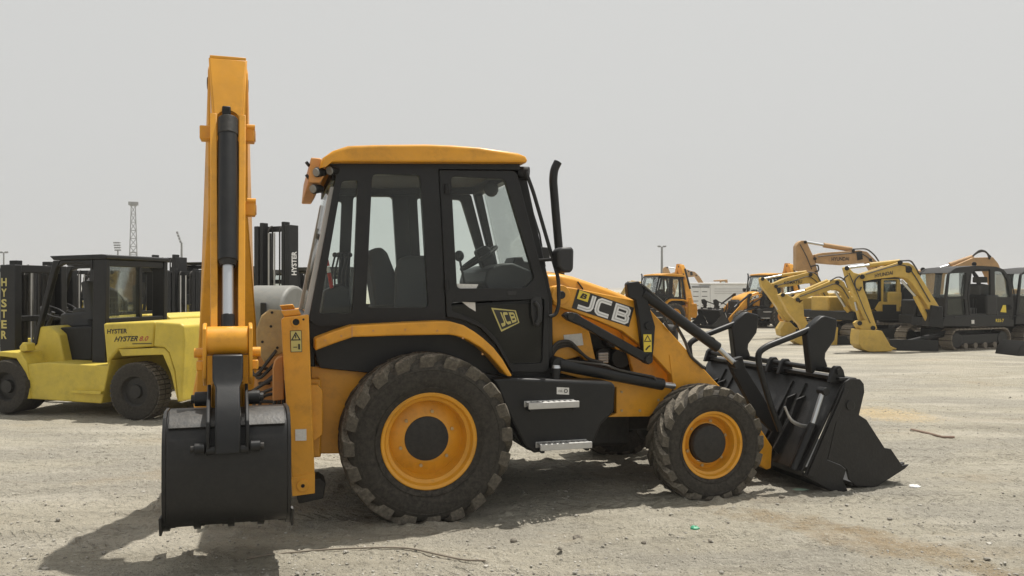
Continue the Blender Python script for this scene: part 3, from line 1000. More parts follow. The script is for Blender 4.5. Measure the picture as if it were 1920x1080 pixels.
# ---- loader arms -------------------------------------------------------
arm = [(1031, 548), (1036, 538), (1046, 535), (1081, 541), (1196, 564), (1212, 572), (1226, 588), (1343, 717), (1400, 775), (1429, 808), (1448, 838), (1446, 878),
       (1438, 881), (1405, 862), (1300, 760), (1262, 724), (1259, 703), (1230, 672), (1202, 648), (1167, 621), (1120, 601), (1071, 583), (1052, 577), (1038, 570)]
for far in (False, True):
    la = F0.plate(arm, .38, .48)
    if far:
        la.mirror_y(W0)
    lo = la.build('loader_arm', 'yellow', BH, .008)
    fl = (lambda m: m.mirror_y(W0)) if far else (lambda m: m)
    a = F0.p(1052, 553, .37)
    fl(MB().cyl(a, a + Vector((0, .02, 0)), .085, n=24)).build('pivot_boss', 'yellow', lo, .006)
    fl(MB().cyl(a + Vector((0, -.02, 0)), a + Vector((0, .015, 0)), .034, n=16)).build('pivot_pin', 'black', lo, .004)
    # welded gusset on the front half of the arm
    fl(F0.plate([(1255, 665), (1275, 680), (1300, 700), (1322, 722), (1264, 735)], .372, .379)).build('gusset', 'yellow', lo, .003)
    # logo panel
    if not far:
        qd = [F0.p(u, v, .378) for u, v in ((1072, 577.5), (1179, 613), (1188.5, 577), (1083, 541.5))]
    else:
        qd = [Vector((p.x, W0 - p.y, p.z)) for p in [F0.p(u, v, .378) for u, v in ((1179, 613), (1072, 577.5), (1083, 541.5), (1188.5, 577))]]
    sg = -1 if not far else 1
    MB().prism(qd, (0, .003 * sg, 0)).build('logo_panel', 'black_letter', lo)
    sub = [quad_map(qd, a_, b_) for a_, b_ in ((.045, .06), (.965, .06), (.965, .94), (.045, .94))]
    strokes_on(sub, LOGO, .25, 'white_letter', lo, 'logo_letters', (0, .0055 * sg, 0), (3.1, 1.0))
    strokes_on(sub, LOGO, .06, 'grey_letter', lo, 'logo_inline', (0, .0075 * sg, 0), (3.1, 1.0))
    bd = [quad_map(qd, a_, b_) + Vector((0, .0095 * sg, 0)) for a_, b_ in ((.03, .52), (.215, .52), (.215, .96), (.03, .96))]
    MB().prism(bd, (0, .001 * sg, 0)).build('badge', 'decal_yellow', lo)
    bq = [quad_map(bd, a_, b_) for a_, b_ in ((.2, .2), (.8, .2), (.8, .8), (.2, .8))]
    text_on(bq, 'B', 'black_letter', lo, 'badge_mark', .04, .2, (0, .003 * sg, 0))
    # tipping lever
    lv = fl(F0.plate([(1176, 533), (1179, 529), (1198, 527), (1203, 533), (1215, 564), (1229, 612), (1226, 655), (1223, 679), (1217, 684), (1208, 680), (1204, 640), (1199, 600), (1193, 563), (1178, 556)],
                     .30, .365)).build('tipping_lever', 'black', BH, .008)
    if not far:
        st = F0.plate([(1206.5, 627), (1221.5, 627), (1222, 660), (1207.5, 660)], .2955, .2985).build('warning_sticker', 'decal_yellow', lv)
        tri = [F0.p(u, v, .293) for u, v in ((1208.5, 640), (1220, 640), (1214.3, 629.5))]
        vs, fs = ribbon([(p.x, p.z) for p in tri], .008, True)
        MB().add([(a_, .2935, b_) for a_, b_ in vs], fs).build('warning_triangle', 'black_letter', lv)
        MB().tube([F0.p(1211, 656, .292), F0.p(1215, 651, .292), F0.p(1219, 648, .292)], .006, 5).build('warning_figure', 'black_letter', lv)
    pv = F0.p(1217, 611, .285)
    fl(MB().cyl(pv, pv + Vector((0, .05, 0)), .035, n=16)).build('pivot_pin', 'black_sat', lv, .004)
    # tipping ram
    c0, c1, c2 = F0.p(1196, 543, .33), F0.p(1346, 652, .33), F0.p(1379, 683, .33)
    d = (c1 - c0).normalized()
    rm = fl(MB().cyl(c0 + d * .05, c1, .048, n=18)).build('tipping_ram', 'black', BH, .006)
    fl(MB().prism(F0.pts([(1186, 530), (1205, 532), (1222, 548), (1275, 590), (1262, 592), (1216, 566), (1195, 556)], .335), (0, .05, 0))).build('ram_guard', 'black', rm, .006)
    fl(MB().cyl(c1, c2, .024, n=14)).build('rod', 'chrome', rm)
    fl(MB().cyl(c2 + Vector((0, -.04, 0)), c2 + Vector((0, .06, 0)), .035, n=14)).build('rod_eye', 'black_sat', rm)
    fl(MB().tube(smooth_path([F0.p(u, v, .30) for u, v in ((1205, 534), (1235, 560), (1285, 602), (1318, 628), (1338, 634), (1343, 643))], .05), .010, 6)).build('hose', 'hose', rm)
    fl(MB().tube(smooth_path([F0.p(u, v, .35) for u, v in ((1222, 560), (1262, 588), (1270, 610), (1258, 622), (1246, 604))], .06), .014, 6)).build('hose', 'hose', rm)
    fl(MB().tube(smooth_path([F0.p(u, v, .37) for u, v in ((1262, 600), (1285, 640), (1294, 668), (1320, 690))], .06), .014, 6)).build('hose', 'hose', rm)
    # lift ram
    c0, c1, c2 = F0.p(1047, 683, .27), F0.p(1243, 721, .30), F0.p(1264, 724, .32)
    rm = fl(MB().cyl(c0, c1, .052, n=20)).build('lift_ram', 'black', BH, .008)
    fl(MB().cyl(c1, c2, .026, n=12)).build('rod', 'chrome', rm)
    fl(MB().cyl(c0 + Vector((0, -.03, 0)), c0 + Vector((0, .18, 0)), .06, n=18)).build('ram_eye', 'black', rm, .006)
    fl(MB().tube(smooth_path([F0.p(u, v, .25) for u, v in ((1060, 676), (1135, 684), (1160, 694), (1225, 706), (1230, 712))], .04), .010, 6)).build('hose', 'hose', rm)
    # parallel link
    c0, c1 = F0.p(1068, 592, .31), F0.p(1214, 674, .31)
    lk = fl(MB().prism(F0.pts([(1056, 592), (1064, 585), (1082, 587), (1094, 596), (1130, 616), (1200, 655), (1219, 664), (1221, 678), (1214, 682), (1203, 676), (1130, 634), (1092, 612), (1066, 601)], .29), (0, .07, 0))).build('parallel_link', 'black', BH, .01)
    fl(MB().cyl(c0 + Vector((0, -.04, 0)), c0 + Vector((0, .03, 0)), .032, n=16)).build('pin', 'black_worn', lk, .004)
    fl(MB().cyl(c1 + Vector((0, -.04, 0)), c1 + Vector((0, .03, 0)), .035, n=16)).build('pin', 'black_worn', lk, .004)
    # bucket link at the arm's front end
    fl(F0.plate([(1366, 676), (1392, 668), (1398, 690), (1432, 745), (1462, 800), (1455, 815), (1418, 780), (1376, 700)], .50, .56)).build('bucket_link', 'black_sat', BH, .006)
for k in range(3):
    pth = [F0.p(u, v, .46 - .02 * k) for u, v in ((1034, 668 - k * 6), (1044, 652 - k * 5), (1068, 646 - k * 4), (1088, 660), (1104, 674), (1130, 680))]
    MB().tube(smooth_path(pth, .08), .014, 8).build('hose', 'hose', BH)
dp = F0.plate([(1057, 628), (1091, 625), (1094, 647), (1060, 651)], .493, .498).build('data_plate', 'sticker', BH)
MB().box((2.05, 1.12, 1.25), (.05, 1.4, .05)).build('arm_cross_tube', 'black', BH)
ct = F0.p(1440, 850, .48)
MB().cyl((ct.x - .15, .48, ct.z + .1), (ct.x - .15, W0 - .48, ct.z + .1), .06, n=16).build('arm_cross_tube', 'yellow', BH)

# ---- clam shovel ---------------------------------------------------------
SB = empty('clam_shovel', parent=BH)
def thick(path, t):
    """closed outline of a sheet bent along an xz path"""
    vs, fs = ribbon([(p.x, p.z) for p in path], t)
    n = len(path)
    return [vs[i] for i in range(n)] + [vs[i] for i in reversed(range(n, 2 * n))]
def sheet(path, t, y0, y1):
    return MB().prism([(x, y0, z) for x, z in thick(path, t)], (0, y1 - y0, 0))
YB0, YB1 = -.05, W0 + .05
sheet(F0.pts([(1600, 713), (1590, 716), (1582, 724), (1508, 884), (1512, 893), (1566, 922)], -.05), .022, YB0 + .026, YB1 - .026).build('back_sheet', 'steel_plate', SB, .003)
sheet(F0.pts([(1602, 909), (1641, 913), (1700, 876)], -.05), .03, YB0 + .026, YB1 - .026).build('cutting_edge', 'steel_plate', SB, .004)
sheet(F0.pts([(1578, 712), (1608, 712), (1614, 720)], -.05), .03, YB0 + .026, YB1 - .026).build('top_lip', 'steel_plate', SB, .004)
front_pl = [(1594, 710), (1613, 711), (1620, 720), (1621, 735), (1611, 778), (1625, 787), (1659, 840), (1671, 842), (1692, 873), (1705, 871), (1697, 879), (1641, 915), (1606, 910), (1593, 900), (1588, 880), (1578, 872), (1552, 862), (1585, 716)]
rear_pl = [(1584.5, 716.5), (1551.5, 862.5), (1577, 873), (1587, 881), (1581, 901), (1586, 911), (1590, 921), (1566, 925), (1509, 892)]
for y in (YB0, YB1 - .025):
    yy = y
    pf = [(p.x, p.z) for p in F0.pts(front_pl, YB0)]
    pr = [(p.x, p.z) for p in F0.pts(rear_pl, YB0)]
    MB().prism([(x, yy, z) for x, z in pf], (0, .025, 0)).build('side_plate', 'steel_plate', SB, .004)
    MB().prism([(x, yy + .002, z) for x, z in pr], (0, .02, 0)).build('side_plate', 'steel_plate', SB, .004)
    pc = F0.p(1594, 760, YB0)
    MB().cyl((pc.x, yy - .012, pc.z), (pc.x, yy + .03, pc.z), .045, n=18).build('jaw_pivot', 'steel_plate', SB, .004)
    # strip along the side's rear edge
    ps = [(p.x, p.z) for p in F0.pts([(1583, 728), (1590, 730), (1525, 896), (1513, 890)], YB0)]
    MB().prism([(x, yy - .012, z) for x, z in ps], (0, .011, 0)).build('edge_strip', 'steel_plate', SB, .003)
    # jaw ram
    s = 1 if y < 1 else -1
    yo = YB0 + .10 if y < 1 else YB1 - .10
    a, b, c = [Vector((p.x, yo, p.z)) for p in F0.pts([(1564, 735), (1545, 796), (1508, 884)], YB0 + .02)]
    off = Vector((-.055, 0, 0))
    jr = MB().cyl(c + off, b + off, .038, n=16).build('jaw_ram', 'black', SB, .005)
    MB().cyl(b + off, a + off, .024, n=14).build('rod', 'chrome', jr)
    MB().cyl(a + off + Vector((0, -.05, 0)), a + off + Vector((0, .05, 0)), .036, n=14).build('ram_eye', 'black', jr, .004)
    hs = [(p.x - .03, yo + s * .10, p.z) for p in F0.pts([(1490, 765), (1500, 790), (1520, 800), (1540, 802)], YB0 + .1)]
    MB().tube(smooth_path([Vector(h) for h in hs], .08), .011, 6).build('hose', 'galv', jr)
    hs = [(h[0] + .02, h[1] + .02 * s, h[2] - .02) for h in hs]
    MB().tube(smooth_path([Vector(h) for h in hs], .08), .011, 6).build('hose', 'galv', jr)
# stiffening ribs on the back
bt, bb = F0.p(1583, 722, -.05), F0.p(1509, 884, -.05)
for y in (.42, .62, 1.62, 1.82):
    a, b = bt + (bb - bt) * .06, bt + (bb - bt) * .97
    nrm = Vector((bb.z - bt.z, 0, -(bb.x - bt.x))).normalized()
    if nrm.x > 0:
        nrm = -nrm
    MB().prism([(a.x, y, a.z), (b.x, y, b.z), (b.x + nrm.x * .05, y, b.z + nrm.z * .05), (a.x + nrm.x * .03, y, a.z + nrm.z * .03)], (0, .02, 0)).build('rib', 'steel_plate', SB, .003)
# hinge plates to the loader arm
for y in (.36, .50, W0 - .50, W0 - .36):
    a = bt + (bb - bt) * .18
    b = bt + (bb - bt) * .92
    MB().prism([(a.x, y, a.z), (a.x - .12, y, a.z - .04), (a.x - .18, y, a.z - .20), (b.x - .07, y, b.z + .06), (b.x, y, b.z)], (0, .02, 0)).build('hinge_plate', 'steel_plate', SB, .003)
for k in range(8):
    y = .08 + (W0 - .16) * k / 7
    e0, e1 = F0.p(1668, 897, -.05), F0.p(1704, 874, -.05)
    MB().prism([(e0.x, y - .05, e0.z + .012), (e0.x, y + .05, e0.z + .012), (e1.x + .05, y + .02, e1.z - .02), (e1.x + .05, y - .02, e1.z - .02)], (.008, 0, .028)).build('tooth', 'steel_plate', SB, .003)
# flip-over forks stowed on the back
sh = Vector((3.76, 0, 1.05))
MB().cyl((sh.x, .0, sh.z), (sh.x, W0, sh.z), .026, n=14).build('fork_shaft', 'black', SB)
for y in (.02, .78, .98, W0 - .05):
    MB().prism([(sh.x - .09, y, sh.z - .10), (sh.x - .05, y, sh.z + .02), (sh.x - .02, y, sh.z + .05), (sh.x + .03, y, sh.z + .05), (sh.x + .06, y, sh.z + .01), (sh.x + .09, y, sh.z - .10)], (0, .05, 0)).build('shaft_bracket', 'black', SB, .008)
fork_px = [(1511, 628), (1520, 610), (1538, 594), (1545, 592), (1567, 598), (1567, 612), (1563, 637), (1546, 662), (1545, 672), (1550, 686), (1546, 694), (1534, 696), (1528, 692), (1524, 700), (1519, 700)]
fn = [(p.x, p.z) for p in F0.pts(fork_px, .22)]
cxk = sum(x for x, z in fn) / len(fn)
for y in (.20, 1.42):
    dx = 0.0 if y < 1 else -.02
    fk = MB().prism([(x + dx, y, z) for x, z in fn], (0, .09, 0)).build('fork_plate', 'black', SB, .012)
    tb = [(p.x + dx, y + .045, p.z) for p in F0.pts([(1530, 614), (1486, 632), (1440, 650), (1424, 662), (1427, 690), (1447, 757), (1466, 808)], .22)]
    MB().tube(smooth_path([Vector(p) for p in tb], .07, 5), .029, 12).build('fork_tine', 'black', fk)

# ---- stabilisers -----------------------------------------------------------
def stabiliser(far):
    fl = (lambda m: m.mirror_y(W0)) if far else (lambda m: m)
    leg = [(527, 600), (533, 595), (579, 590), (581, 650), (583.5, 721), (590, 886), (590, 925), (548, 931), (547, 895), (534, 720), (530, 655)]
    sb = fl(F0.plate(leg, .03, .17)).build('stabiliser', 'yellow', BH, .008)
    fl(F0.plate([(546, 895), (590.5, 886), (590.5, 925), (548, 931)], .022, .029)).build('foot_sleeve', 'yellow', sb, .003)
    a = F0.p(568, 911, .012)
    fl(MB().cyl(a, a + Vector((0, .01, 0)), .045, n=18)).build('boss', 'yellow', sb, .003)
    fl(MB().cyl(a + Vector((0, -.004, 0)), a + Vector((0, .01, 0)), .014, n=8)).build('bolt', 'black_sat', sb)
    a = F0.p(555, 604, .024)
    fl(MB().cyl(a, a + Vector((0, .02, 0)), .027, n=18)).build('lift_eye', 'black_sat', sb)
    fl(MB().torus(a, (0, 1, 0), .030, .006, 20, 6)).build('eye_ring', 'yellow', sb)
    a = F0.p(569, 599, .026)
    fl(MB().cyl(a, a + Vector((0, .01, 0)), .008, n=8)).build('bolt', 'black_sat', sb)
    fl(F0.plate([(556, 932), (566, 900), (600, 897), (611, 905), (606, 935), (560, 945)], .18, .42)).build('foot_pad', 'black_worn', sb, .008)
    fl(F0.plate([(533, 594), (527, 583), (560, 580), (565, 590)], .10, .24)).build('top_cap', 'yellow', sb, .006)
    fl(F0.plate([(511, 690), (515, 676), (522, 669), (531, 668), (533, 750), (511, 752)], .26, .34)).build('slide_bracket', 'yellow_faded', sb, .01)
    if not far:
        w = F0.plate([(544, 620), (565.5, 619.5), (566.5, 660), (545, 660.5)], .0235, .0275).build('warning_sticker', 'black_letter', sb)
        F0.plate([(545, 621), (564.5, 620.5), (565.5, 659), (546, 659.5)], .021, .0225).build('sticker_face', 'decal_pale', sb)
        tri = [F0.p(u, v, .02) for u, v in ((547, 637.5), (562.5, 637.2), (554.5, 624))]
        vs, fs = ribbon([(p.x, p.z) for p in tri], .008, True)
        MB().add([(x, .0195, z) for x, z in vs], fs).build('warning_triangle', 'black_letter', sb)
        MB().tube([F0.p(554, 628, .0195), F0.p(554.6, 634, .0195)], .004, 5).build('warning_mark', 'black_letter', sb)
        MB().tube([F0.p(560.5, 645, .0195), F0.p(561, 655, .0195)], .007, 5).build('warning_figure', 'black_letter', sb)
        MB().tube([F0.p(550, 651, .0195), F0.p(557, 650.8, .0195)], .003, 5).build('warning_mark', 'black_letter', sb)
        F0.plate([(553.5, 805), (574.5, 804.5), (574.8, 826), (553.8, 826.5)], .0235, .0275).build('white_sticker', 'sticker', sb)
stabiliser(False)
stabiliser(True)

# ---- digging arm, slewed square to the machine -----------------------------
def bx(s, y, z):
    return Vector((-1.41 - .052 * y + s, y, z))
def bplate(pts, sf, t):
    """plate in the arm's plane; sf(z) = sideways offset of its inner face"""
    return MB().prism2([bx(sf(z), y, z) for y, z in pts], [bx(sf(z) + t, y, z) for y, z in pts])
def lerp(z, a, b, va, vb):
    k = max(0, min(1, (z - a) / (b - a)))
    return va + (vb - va) * k

# kingpost and slew gear
MB().prism([bx(-.22, 1.75, .45), bx(.22, 1.75, .45), bx(.26, 1.75, .9), bx(.2, 1.75, 1.25), bx(-.2, 1.75, 1.25), bx(-.26, 1.75, .9)], (0, -.5, 0)).build('kingpost', 'yellow', BH, .02)
MB().box((-1.12, 1.35, .95), (.28, .62, .82)).build('slew_carriage', 'yellow_faded', BH, .03)
pl('hydraulic_guard', [(532, 582), (505, 580), (490, 592), (480, 618), (481, 650), (495, 680), (512, 669), (532, 662)], .55, .63, 'yellow_worn', bevel=.01)
for u, v in ((510, 586), (492, 641), (508, 612), (520, 652)):
    a = F0.p(u, v, .545)
    MB().cyl(a, a + Vector((0, .02, 0)), .011, n=8).build('guard_bolt', 'black_worn', BH)
for k in range(9):
    z0 = .55 + .07 * k
    p0 = Vector((-1.02 - .03 * (k % 3), .5 + .05 * (k % 4), z0 + .2))
    pts = [p0, p0 + Vector((-.16, .05, .1 - .04 * k)), p0 + Vector((-.2, .25, -.15)), p0 + Vector((-.05, .6, -.2))]
    MB().tube(smooth_path(pts, .1), .014, 6).build('hose', 'hose', BH)
for k in range(5):
    pts = [Vector((-.98 - .035 * k, .36, 1.15 - .06 * k)), Vector((-1.0 - .035 * k, .34, .8)), Vector((-1.03 - .03 * k, .4, .45)), Vector((-1.1, .8, .42))]
    MB().tube(smooth_path(pts, .12), .015, 6).build('hose', 'hose', BH)
MB().box((-1.08, .52, .72), (.16, .3, .22)).build('valve_block', 'black_worn', BH, .02)

boom = [(1.25, .55), (1.10, .75), (.98, 1.5), (.72, 2.4), (.50, 3.1), (.42, 3.36), (.44, 3.46), (.54, 3.51), (.68, 3.48), (.86, 3.2), (1.12, 2.4), (1.38, 1.5), (1.60, .80), (1.55, .55)]
def hb(z):
    return float(np.interp(z, (.8, 1.35, 1.67, 2.15, 3.4), (.266, .235, .205, .15, .145)))
bo = empty('boom', parent=BH)
MB().prism2([bx(-hb(z) - .0, y, z) for y, z in boom], [bx(hb(z), y, z) for y, z in boom]).build('boom_beam', 'yellow', bo, .012)
MB().cyl(bx(-.152, .56, 3.38), bx(.152, .56, 3.38), .05, n=18).build('pivot_pin', 'black_sat', bo, .006)
# dipper ram over the boom's back
MB().cyl(bx(0, 1.42, 2.1), bx(0, .95, 3.25), .055, n=16).build('dipper_ram', 'black', bo)
for s in (-1, 1):
    pts = [bx(s * .10, 1.62, .9), bx(s * .11, 1.5, 1.5), bx(s * .08, 1.22, 2.5), bx(s * .06, .82, 3.50), bx(s * .05, .5, 3.45)]
    MB().tube(smooth_path(pts, .2), .014, 6).build('hose', 'hose', bo)

di = empty('dipper', parent=BH)
def hd_(z):
    return lerp(z, 1.2, 2.8, .074, .080) if z < 2.9 else lerp(z, 2.9, 3.5, .080, .115)
side = [(.330, 3.52), (.165, 3.06), (-.05, 2.45), (-.30, 1.80), (-.46, 1.42), (-.50, 1.18), (-.38, 1.12), (-.10, 1.75), (.12, 2.30), (.33, 2.9), (.50, 3.40), (.47, 3.52)]
for s in (-1, 1):
    bplate(side, (lambda z, s=s: s * hd_(z)), s * .022).build('side_plate', 'yellow', di, .006)
    # flange lip along the front edge
    fl_ = [(.175, 3.06), (-.29, 1.80), (-.45, 1.42), (-.475, 1.42), (-.315, 1.81), (.150, 3.07)]
    bplate(fl_, (lambda z, s=s: s * (hd_(z) - .012)), s * .045).build('flange', 'yellow', di, .004)
HT = .129
# tapered front plate at the top, with an arch at its foot
arch = [(.075 * math.cos(a), 3.04 + .06 * math.sin(a)) for a in [math.pi * k / 8 for k in range(9)]]
fp = [(-.128, 3.515), (-.094, 3.06), (-.088, 3.0)] + [(-.075, 3.0)] + [(-x, z) for x, z in arch] + [(.075, 3.0), (.088, 3.0), (.094, 3.06), (.128, 3.515)]
def fy(z):
    return .345 + (z - 3.56) * .362
MB().prism2([bx(s, fy(z) - .004, z) for s, z in fp], [bx(s, fy(z) + .02, z) for s, z in fp]).build('front_plate', 'yellow', di, .004)
MB().prism2([bx(-HT, .33, 3.516), bx(HT, .33, 3.516), bx(HT, .49, 3.526), bx(-HT, .49, 3.526)], [bx(-HT, .33, 3.540), bx(HT, .33, 3.540), bx(HT, .49, 3.545), bx(-HT, .49, 3.545)]).build('top_cap', 'yellow', di, .005)
# back plate
bp_ = [(.33, 2.9), (.12, 2.3), (-.10, 1.75), (-.36, 1.16)]
vs, fs = ribbon(bp_, .02)
n = len(bp_)
lp = [vs[i] for i in range(n)] + [vs[i] for i in reversed(range(n, 2 * n))]
MB().prism2([bx(-hd_(z) + .004, y, z) for y, z in lp], [bx(hd_(z) - .004, y, z) for y, z in lp]).build('back_plate', 'yellow', di)
for s, z, y, w in ((-1, 2.94, .16, .055), (1, 2.94, .16, .05), (1, 2.37, -.05, .05)):      # hose guide lugs
    c = bx(s * (.118 + w / 2), y + .12, z)
    lg_ = MB().box(c, (w + .04, .14, .10)).build('hose_guide', 'yellow', di, .008)
    if s > 0:
        MB().box(c + Vector((w * .75, 0, .0)), (w * .6, .12, .075)).build('clamp', 'yellow_faded', lg_, .008)
        MB().cyl(c + Vector((-.01, -.06, .055)), c + Vector((.05, -.06, .055)), .02, n=10).build('pin', 'yellow', lg_)
for k, z in enumerate((3.0, 2.62, 2.2, 1.95)):
    pass
for s in (-1, 1):
    q = [bx(s * .147, .72, 2.62), bx(s * .147, .58, 3.20), bx(s * .147, .70, 3.22), bx(s * .147, .86, 2.66)]
    if s > 0:
        q = [q[0], q[3], q[2], q[1]]
    MB().prism(q, (.002 * s, 0, 0)).build('logo_panel', 'black_letter', bo)
    strokes_on([q[1], q[0], q[3], q[2]] if s < 0 else [q[1], q[2], q[3], q[0]], LOGO, .22, 'white_letter', bo, 'logo_letters', (.005 * s, 0, 0), (3.1, 1.0))
# bucket ram in the channel
def ax(z):
    return .345 + (z - 3.56) * .385 + .012
br = MB().cyl(bx(0, ax(2.98), 2.98), bx(0, ax(1.98), 1.98), .068, n=24).build('bucket_ram', 'black', BH, .006)
MB().cyl(bx(0, ax(3.03), 3.03), bx(0, ax(2.90), 2.90), .072, n=24).build('gland', 'black_worn', br, .005)
MB().cyl(bx(0, ax(2.0), 2.0), bx(0, ax(1.95), 1.95), .066, .052, n=24).build('gland', 'black_worn', br)
MB().cyl(bx(0, ax(1.98), 1.98), bx(0, ax(1.60), 1.60), .038, n=20).build('rod', 'chrome', br)
MB().cyl(bx(0, ax(1.62), 1.62), bx(0, ax(1.46), 1.46), .044, n=16).build('rod_end', 'black', br, .006)
MB().box(bx(0, ax(1.46) - .01, 1.43), (.10, .10, .11)).build('rod_eye', 'black', br, .015)
MB().box(bx(-.01, ax(3.05) + .02, 3.08), (.06, .05, .10)).build('port_block', 'black_sat', br, .01)
# knuckle
kn = MB().cyl(bx(-.13, -.50, 1.455), bx(.13, -.50, 1.455), .095, n=24).build('knuckle', 'yellow', di, .008)
for s in (-1, 1):
    chk = [(-.60, 1.54), (-.55, 1.57), (-.42, 1.57), (-.38, 1.50), (-.40, 1.22), (-.46, 1.16), (-.56, 1.22), (-.61, 1.35)]
    bplate(chk, (lambda z, s=s: s * .128), s * .024).build('cheek_plate', 'yellow', di, .006)
    c = bx(s * .175, -.50, 1.38)
    MB().cyl(c - Vector((.03, 0, 0)), c + Vector((.03, 0, 0)), .032, n=12).build('pin_boss', 'yellow', di, .004)
    c = bx(s * .17, -.52, 1.30)
    MB().box(c, (.04, .06, .06)).build('pin_keeper', 'yellow', di, .006)
# tipping link and dipper nose
def ly_(z):
    return float(np.interp(z, (.80, .98, 1.10, 1.22, 1.375), (-.945, -.925, -.83, -.70, -.645)))
lk_rows = [(1.375, .093), (1.22, .090), (1.18, .073), (1.10, .073), (.98, .073), (.80, .073)]
lk = MB()
vs = []
for z, w in lk_rows:
    vs += [bx(-w, ly_(z), z), bx(w, ly_(z), z), bx(w, ly_(z) + .10, z), bx(-w, ly_(z) + .10, z)]
fs = [(0, 1, 2, 3), (23, 22, 21, 20)]
for q in range(5):
    for e in range(4):
        fs.append((q * 4 + e, q * 4 + (e + 1) % 4, q * 4 + 4 + (e + 1) % 4, q * 4 + 4 + e))
lk.add(vs, fs).build('tipping_link', 'black', di, .010)
MB().prism2([bx(-.10, y, z) for y, z in ((-.48, 1.20), (-.36, 1.14), (-.38, .98), (-.47, .95))], [bx(.10, y, z) for y, z in ((-.48, 1.20), (-.36, 1.14), (-.38, .98), (-.47, .95))]).build('nose', 'yellow', di, .008)

# digging bucket
DB = empty('digging_bucket', parent=BH)
outer = [(-.40, 1.03), (-.64, 1.04), (-.74, 1.01), (-.80, .95), (-.828, .88), (-.840, .74), (-.845, .60), (-.838, .48), (-.81, .385), (-.745, .32), (-.63, .285), (-.22, .29)]
vs, fs = ribbon(outer, .02)
n = len(outer)
lp = [vs[i] for i in range(n)] + [vs[i] for i in reversed(range(n, 2 * n))]
HW = .370
outer = [(y, .655 + (z - .655) * .93) for y, z in outer]
vs, fs = ribbon(outer, .02)
lp = [vs[i] for i in range(n)] + [vs[i] for i in reversed(range(n, 2 * n))]
MB().prism2([bx(-HW + .018, y, z) for y, z in lp], [bx(HW - .018, y, z) for y, z in lp]).build('shell', 'steel_plate', DB, .002, angle=50)
sidep = outer[1:] + [(-.20, .34), (-.34, .70), (-.40, 1.0)]
sidep = [(y * 1.0 - (.012 if y < -.6 else 0), z + (.02 if z > .95 else -.008 if z < .4 else 0)) for y, z in sidep]
for s in (-1, 1):
    bplate(sidep, (lambda z, s=s: s * (HW - .017)), s * .022).build('side_plate', 'steel_plate', DB, .004)
    MB().prism2([bx(s * (HW + .006), y, z) for y, z in ((-.85, .42), (-.80, .30), (-.45, .28), (-.45, .36), (-.70, .40))], [bx(s * (HW + .022), y, z) for y, z in ((-.85, .42), (-.80, .30), (-.45, .28), (-.45, .36), (-.70, .40))]).build('side_cutter', 'black_worn', DB, .005)
sp_ = [(y, .655 + (z - .655) * .93) for y, z in ((-.640, 1.055), (-.748, 1.022), (-.806, .966), (-.818, .974), (-.756, 1.034), (-.645, 1.068))]
MB().prism2([bx(-HW + .03, y, z) for y, z in sp_], [bx(HW - .03, y, z) for y, z in sp_]).build('top_plate', 'top_steel', DB, .002)
for k in range(5):
    s = -.34 + .17 * k
    MB().prism2([bx(s - .035, y, z) for y, z in ((-.70, .315), (-.50, .275), (-.20, .285), (-.10, .300), (-.20, .33), (-.62, .305))], [bx(s + .035, y, z) for y, z in ((-.70, .315), (-.50, .275), (-.20, .285), (-.10, .300), (-.20, .33), (-.62, .305))]).build('tooth', 'black_worn', DB, .004)
for s in (-.36, -.18, .02, .20, .37):
    path = [(-.805, .42), (-.785, .385), (-.73, .335), (-.63, .292), (-.45, .285)]
    vs, fs = ribbon(path, .022)
    n = len(path)
    lp = [vs[i] for i in range(n)] + [vs[i] for i in reversed(range(n, 2 * n))]
    MB().prism2([bx(s - .02, y - .006, z) for y, z in lp], [bx(s + .02, y - .006, z) for y, z in lp]).build('wear_strip', 'steel_plate', DB, .002)
for s in (-1, 1):
    ear = [(-.60, 1.14), (-.55, 1.18), (-.47, 1.16), (-.44, 1.0), (-.70, .93), (-.80, .80), (-.905, .79), (-.925, .84), (-.90, .99), (-.78, 1.09)]
    bplate(ear, (lambda z, s=s: s * .102), s * .022).build('hinge_ear', 'black', DB, .006)
    c = bx(s * .175, -.56, 1.09)
    pn = MB().cyl(c - Vector((s * .055, 0, 0)), c + Vector((s * .025, 0, 0)), .046, n=18).build('pin', 'black', DB, .006)
    MB().cyl(c + Vector((s * .025, 0, 0)), c + Vector((s * .045, 0, 0)), .028, n=10).build('nut', 'black_worn', pn)
    c = bx(s * .16, -.90, .835)
    pn = MB().cyl(c - Vector((s * .03, 0, 0)), c + Vector((s * .03, 0, 0)), .034, n=16).build('pin', 'black', DB, .005)
    MB().cyl(c + Vector((s * .03, 0, 0)), c + Vector((s * .05, 0, 0)), .02, n=8).build('nut', 'black_worn', pn)
MB().cyl(bx(-.12, -.90, .82), bx(.12, -.90, .82), .026, n=16).build('hinge_bridge', 'black', DB)
# door sticker and small labels
dq = [F0.p(u, v, .3085) for u, v in ((940, 622), (974, 605), (967, 582), (921, 577))]
ds = MB().prism(dq, (0, .0015, 0)).build('door_badge', 'decal_pale', BH)
dq2 = [quad_map(dq, a, b) + Vector((0, -.002, 0)) for a, b in ((.06, .07), (.94, .07), (.94, .93), (.06, .93))]
MB().prism(dq2, (0, .001, 0)).build('badge_field', 'black_letter', ds)
dq3 = [quad_map(dq, a, b) for a, b in ((.10, .16), (.90, .16), (.90, .84), (.10, .84))]
strokes_on(dq3, LOGO, .21, 'decal_pale', ds, 'badge_letters', (0, -.0045, 0), (3.1, 1.0))
F0.plate([(856, 532), (897, 533), (893, 541), (858, 541)], .3085, .3105).build('pane_sticker', 'sticker', BH)
F0.plate([(866, 566), (891, 567), (892, 584), (880, 577)], .3085, .3105).build('pane_sticker', 'sticker', BH)
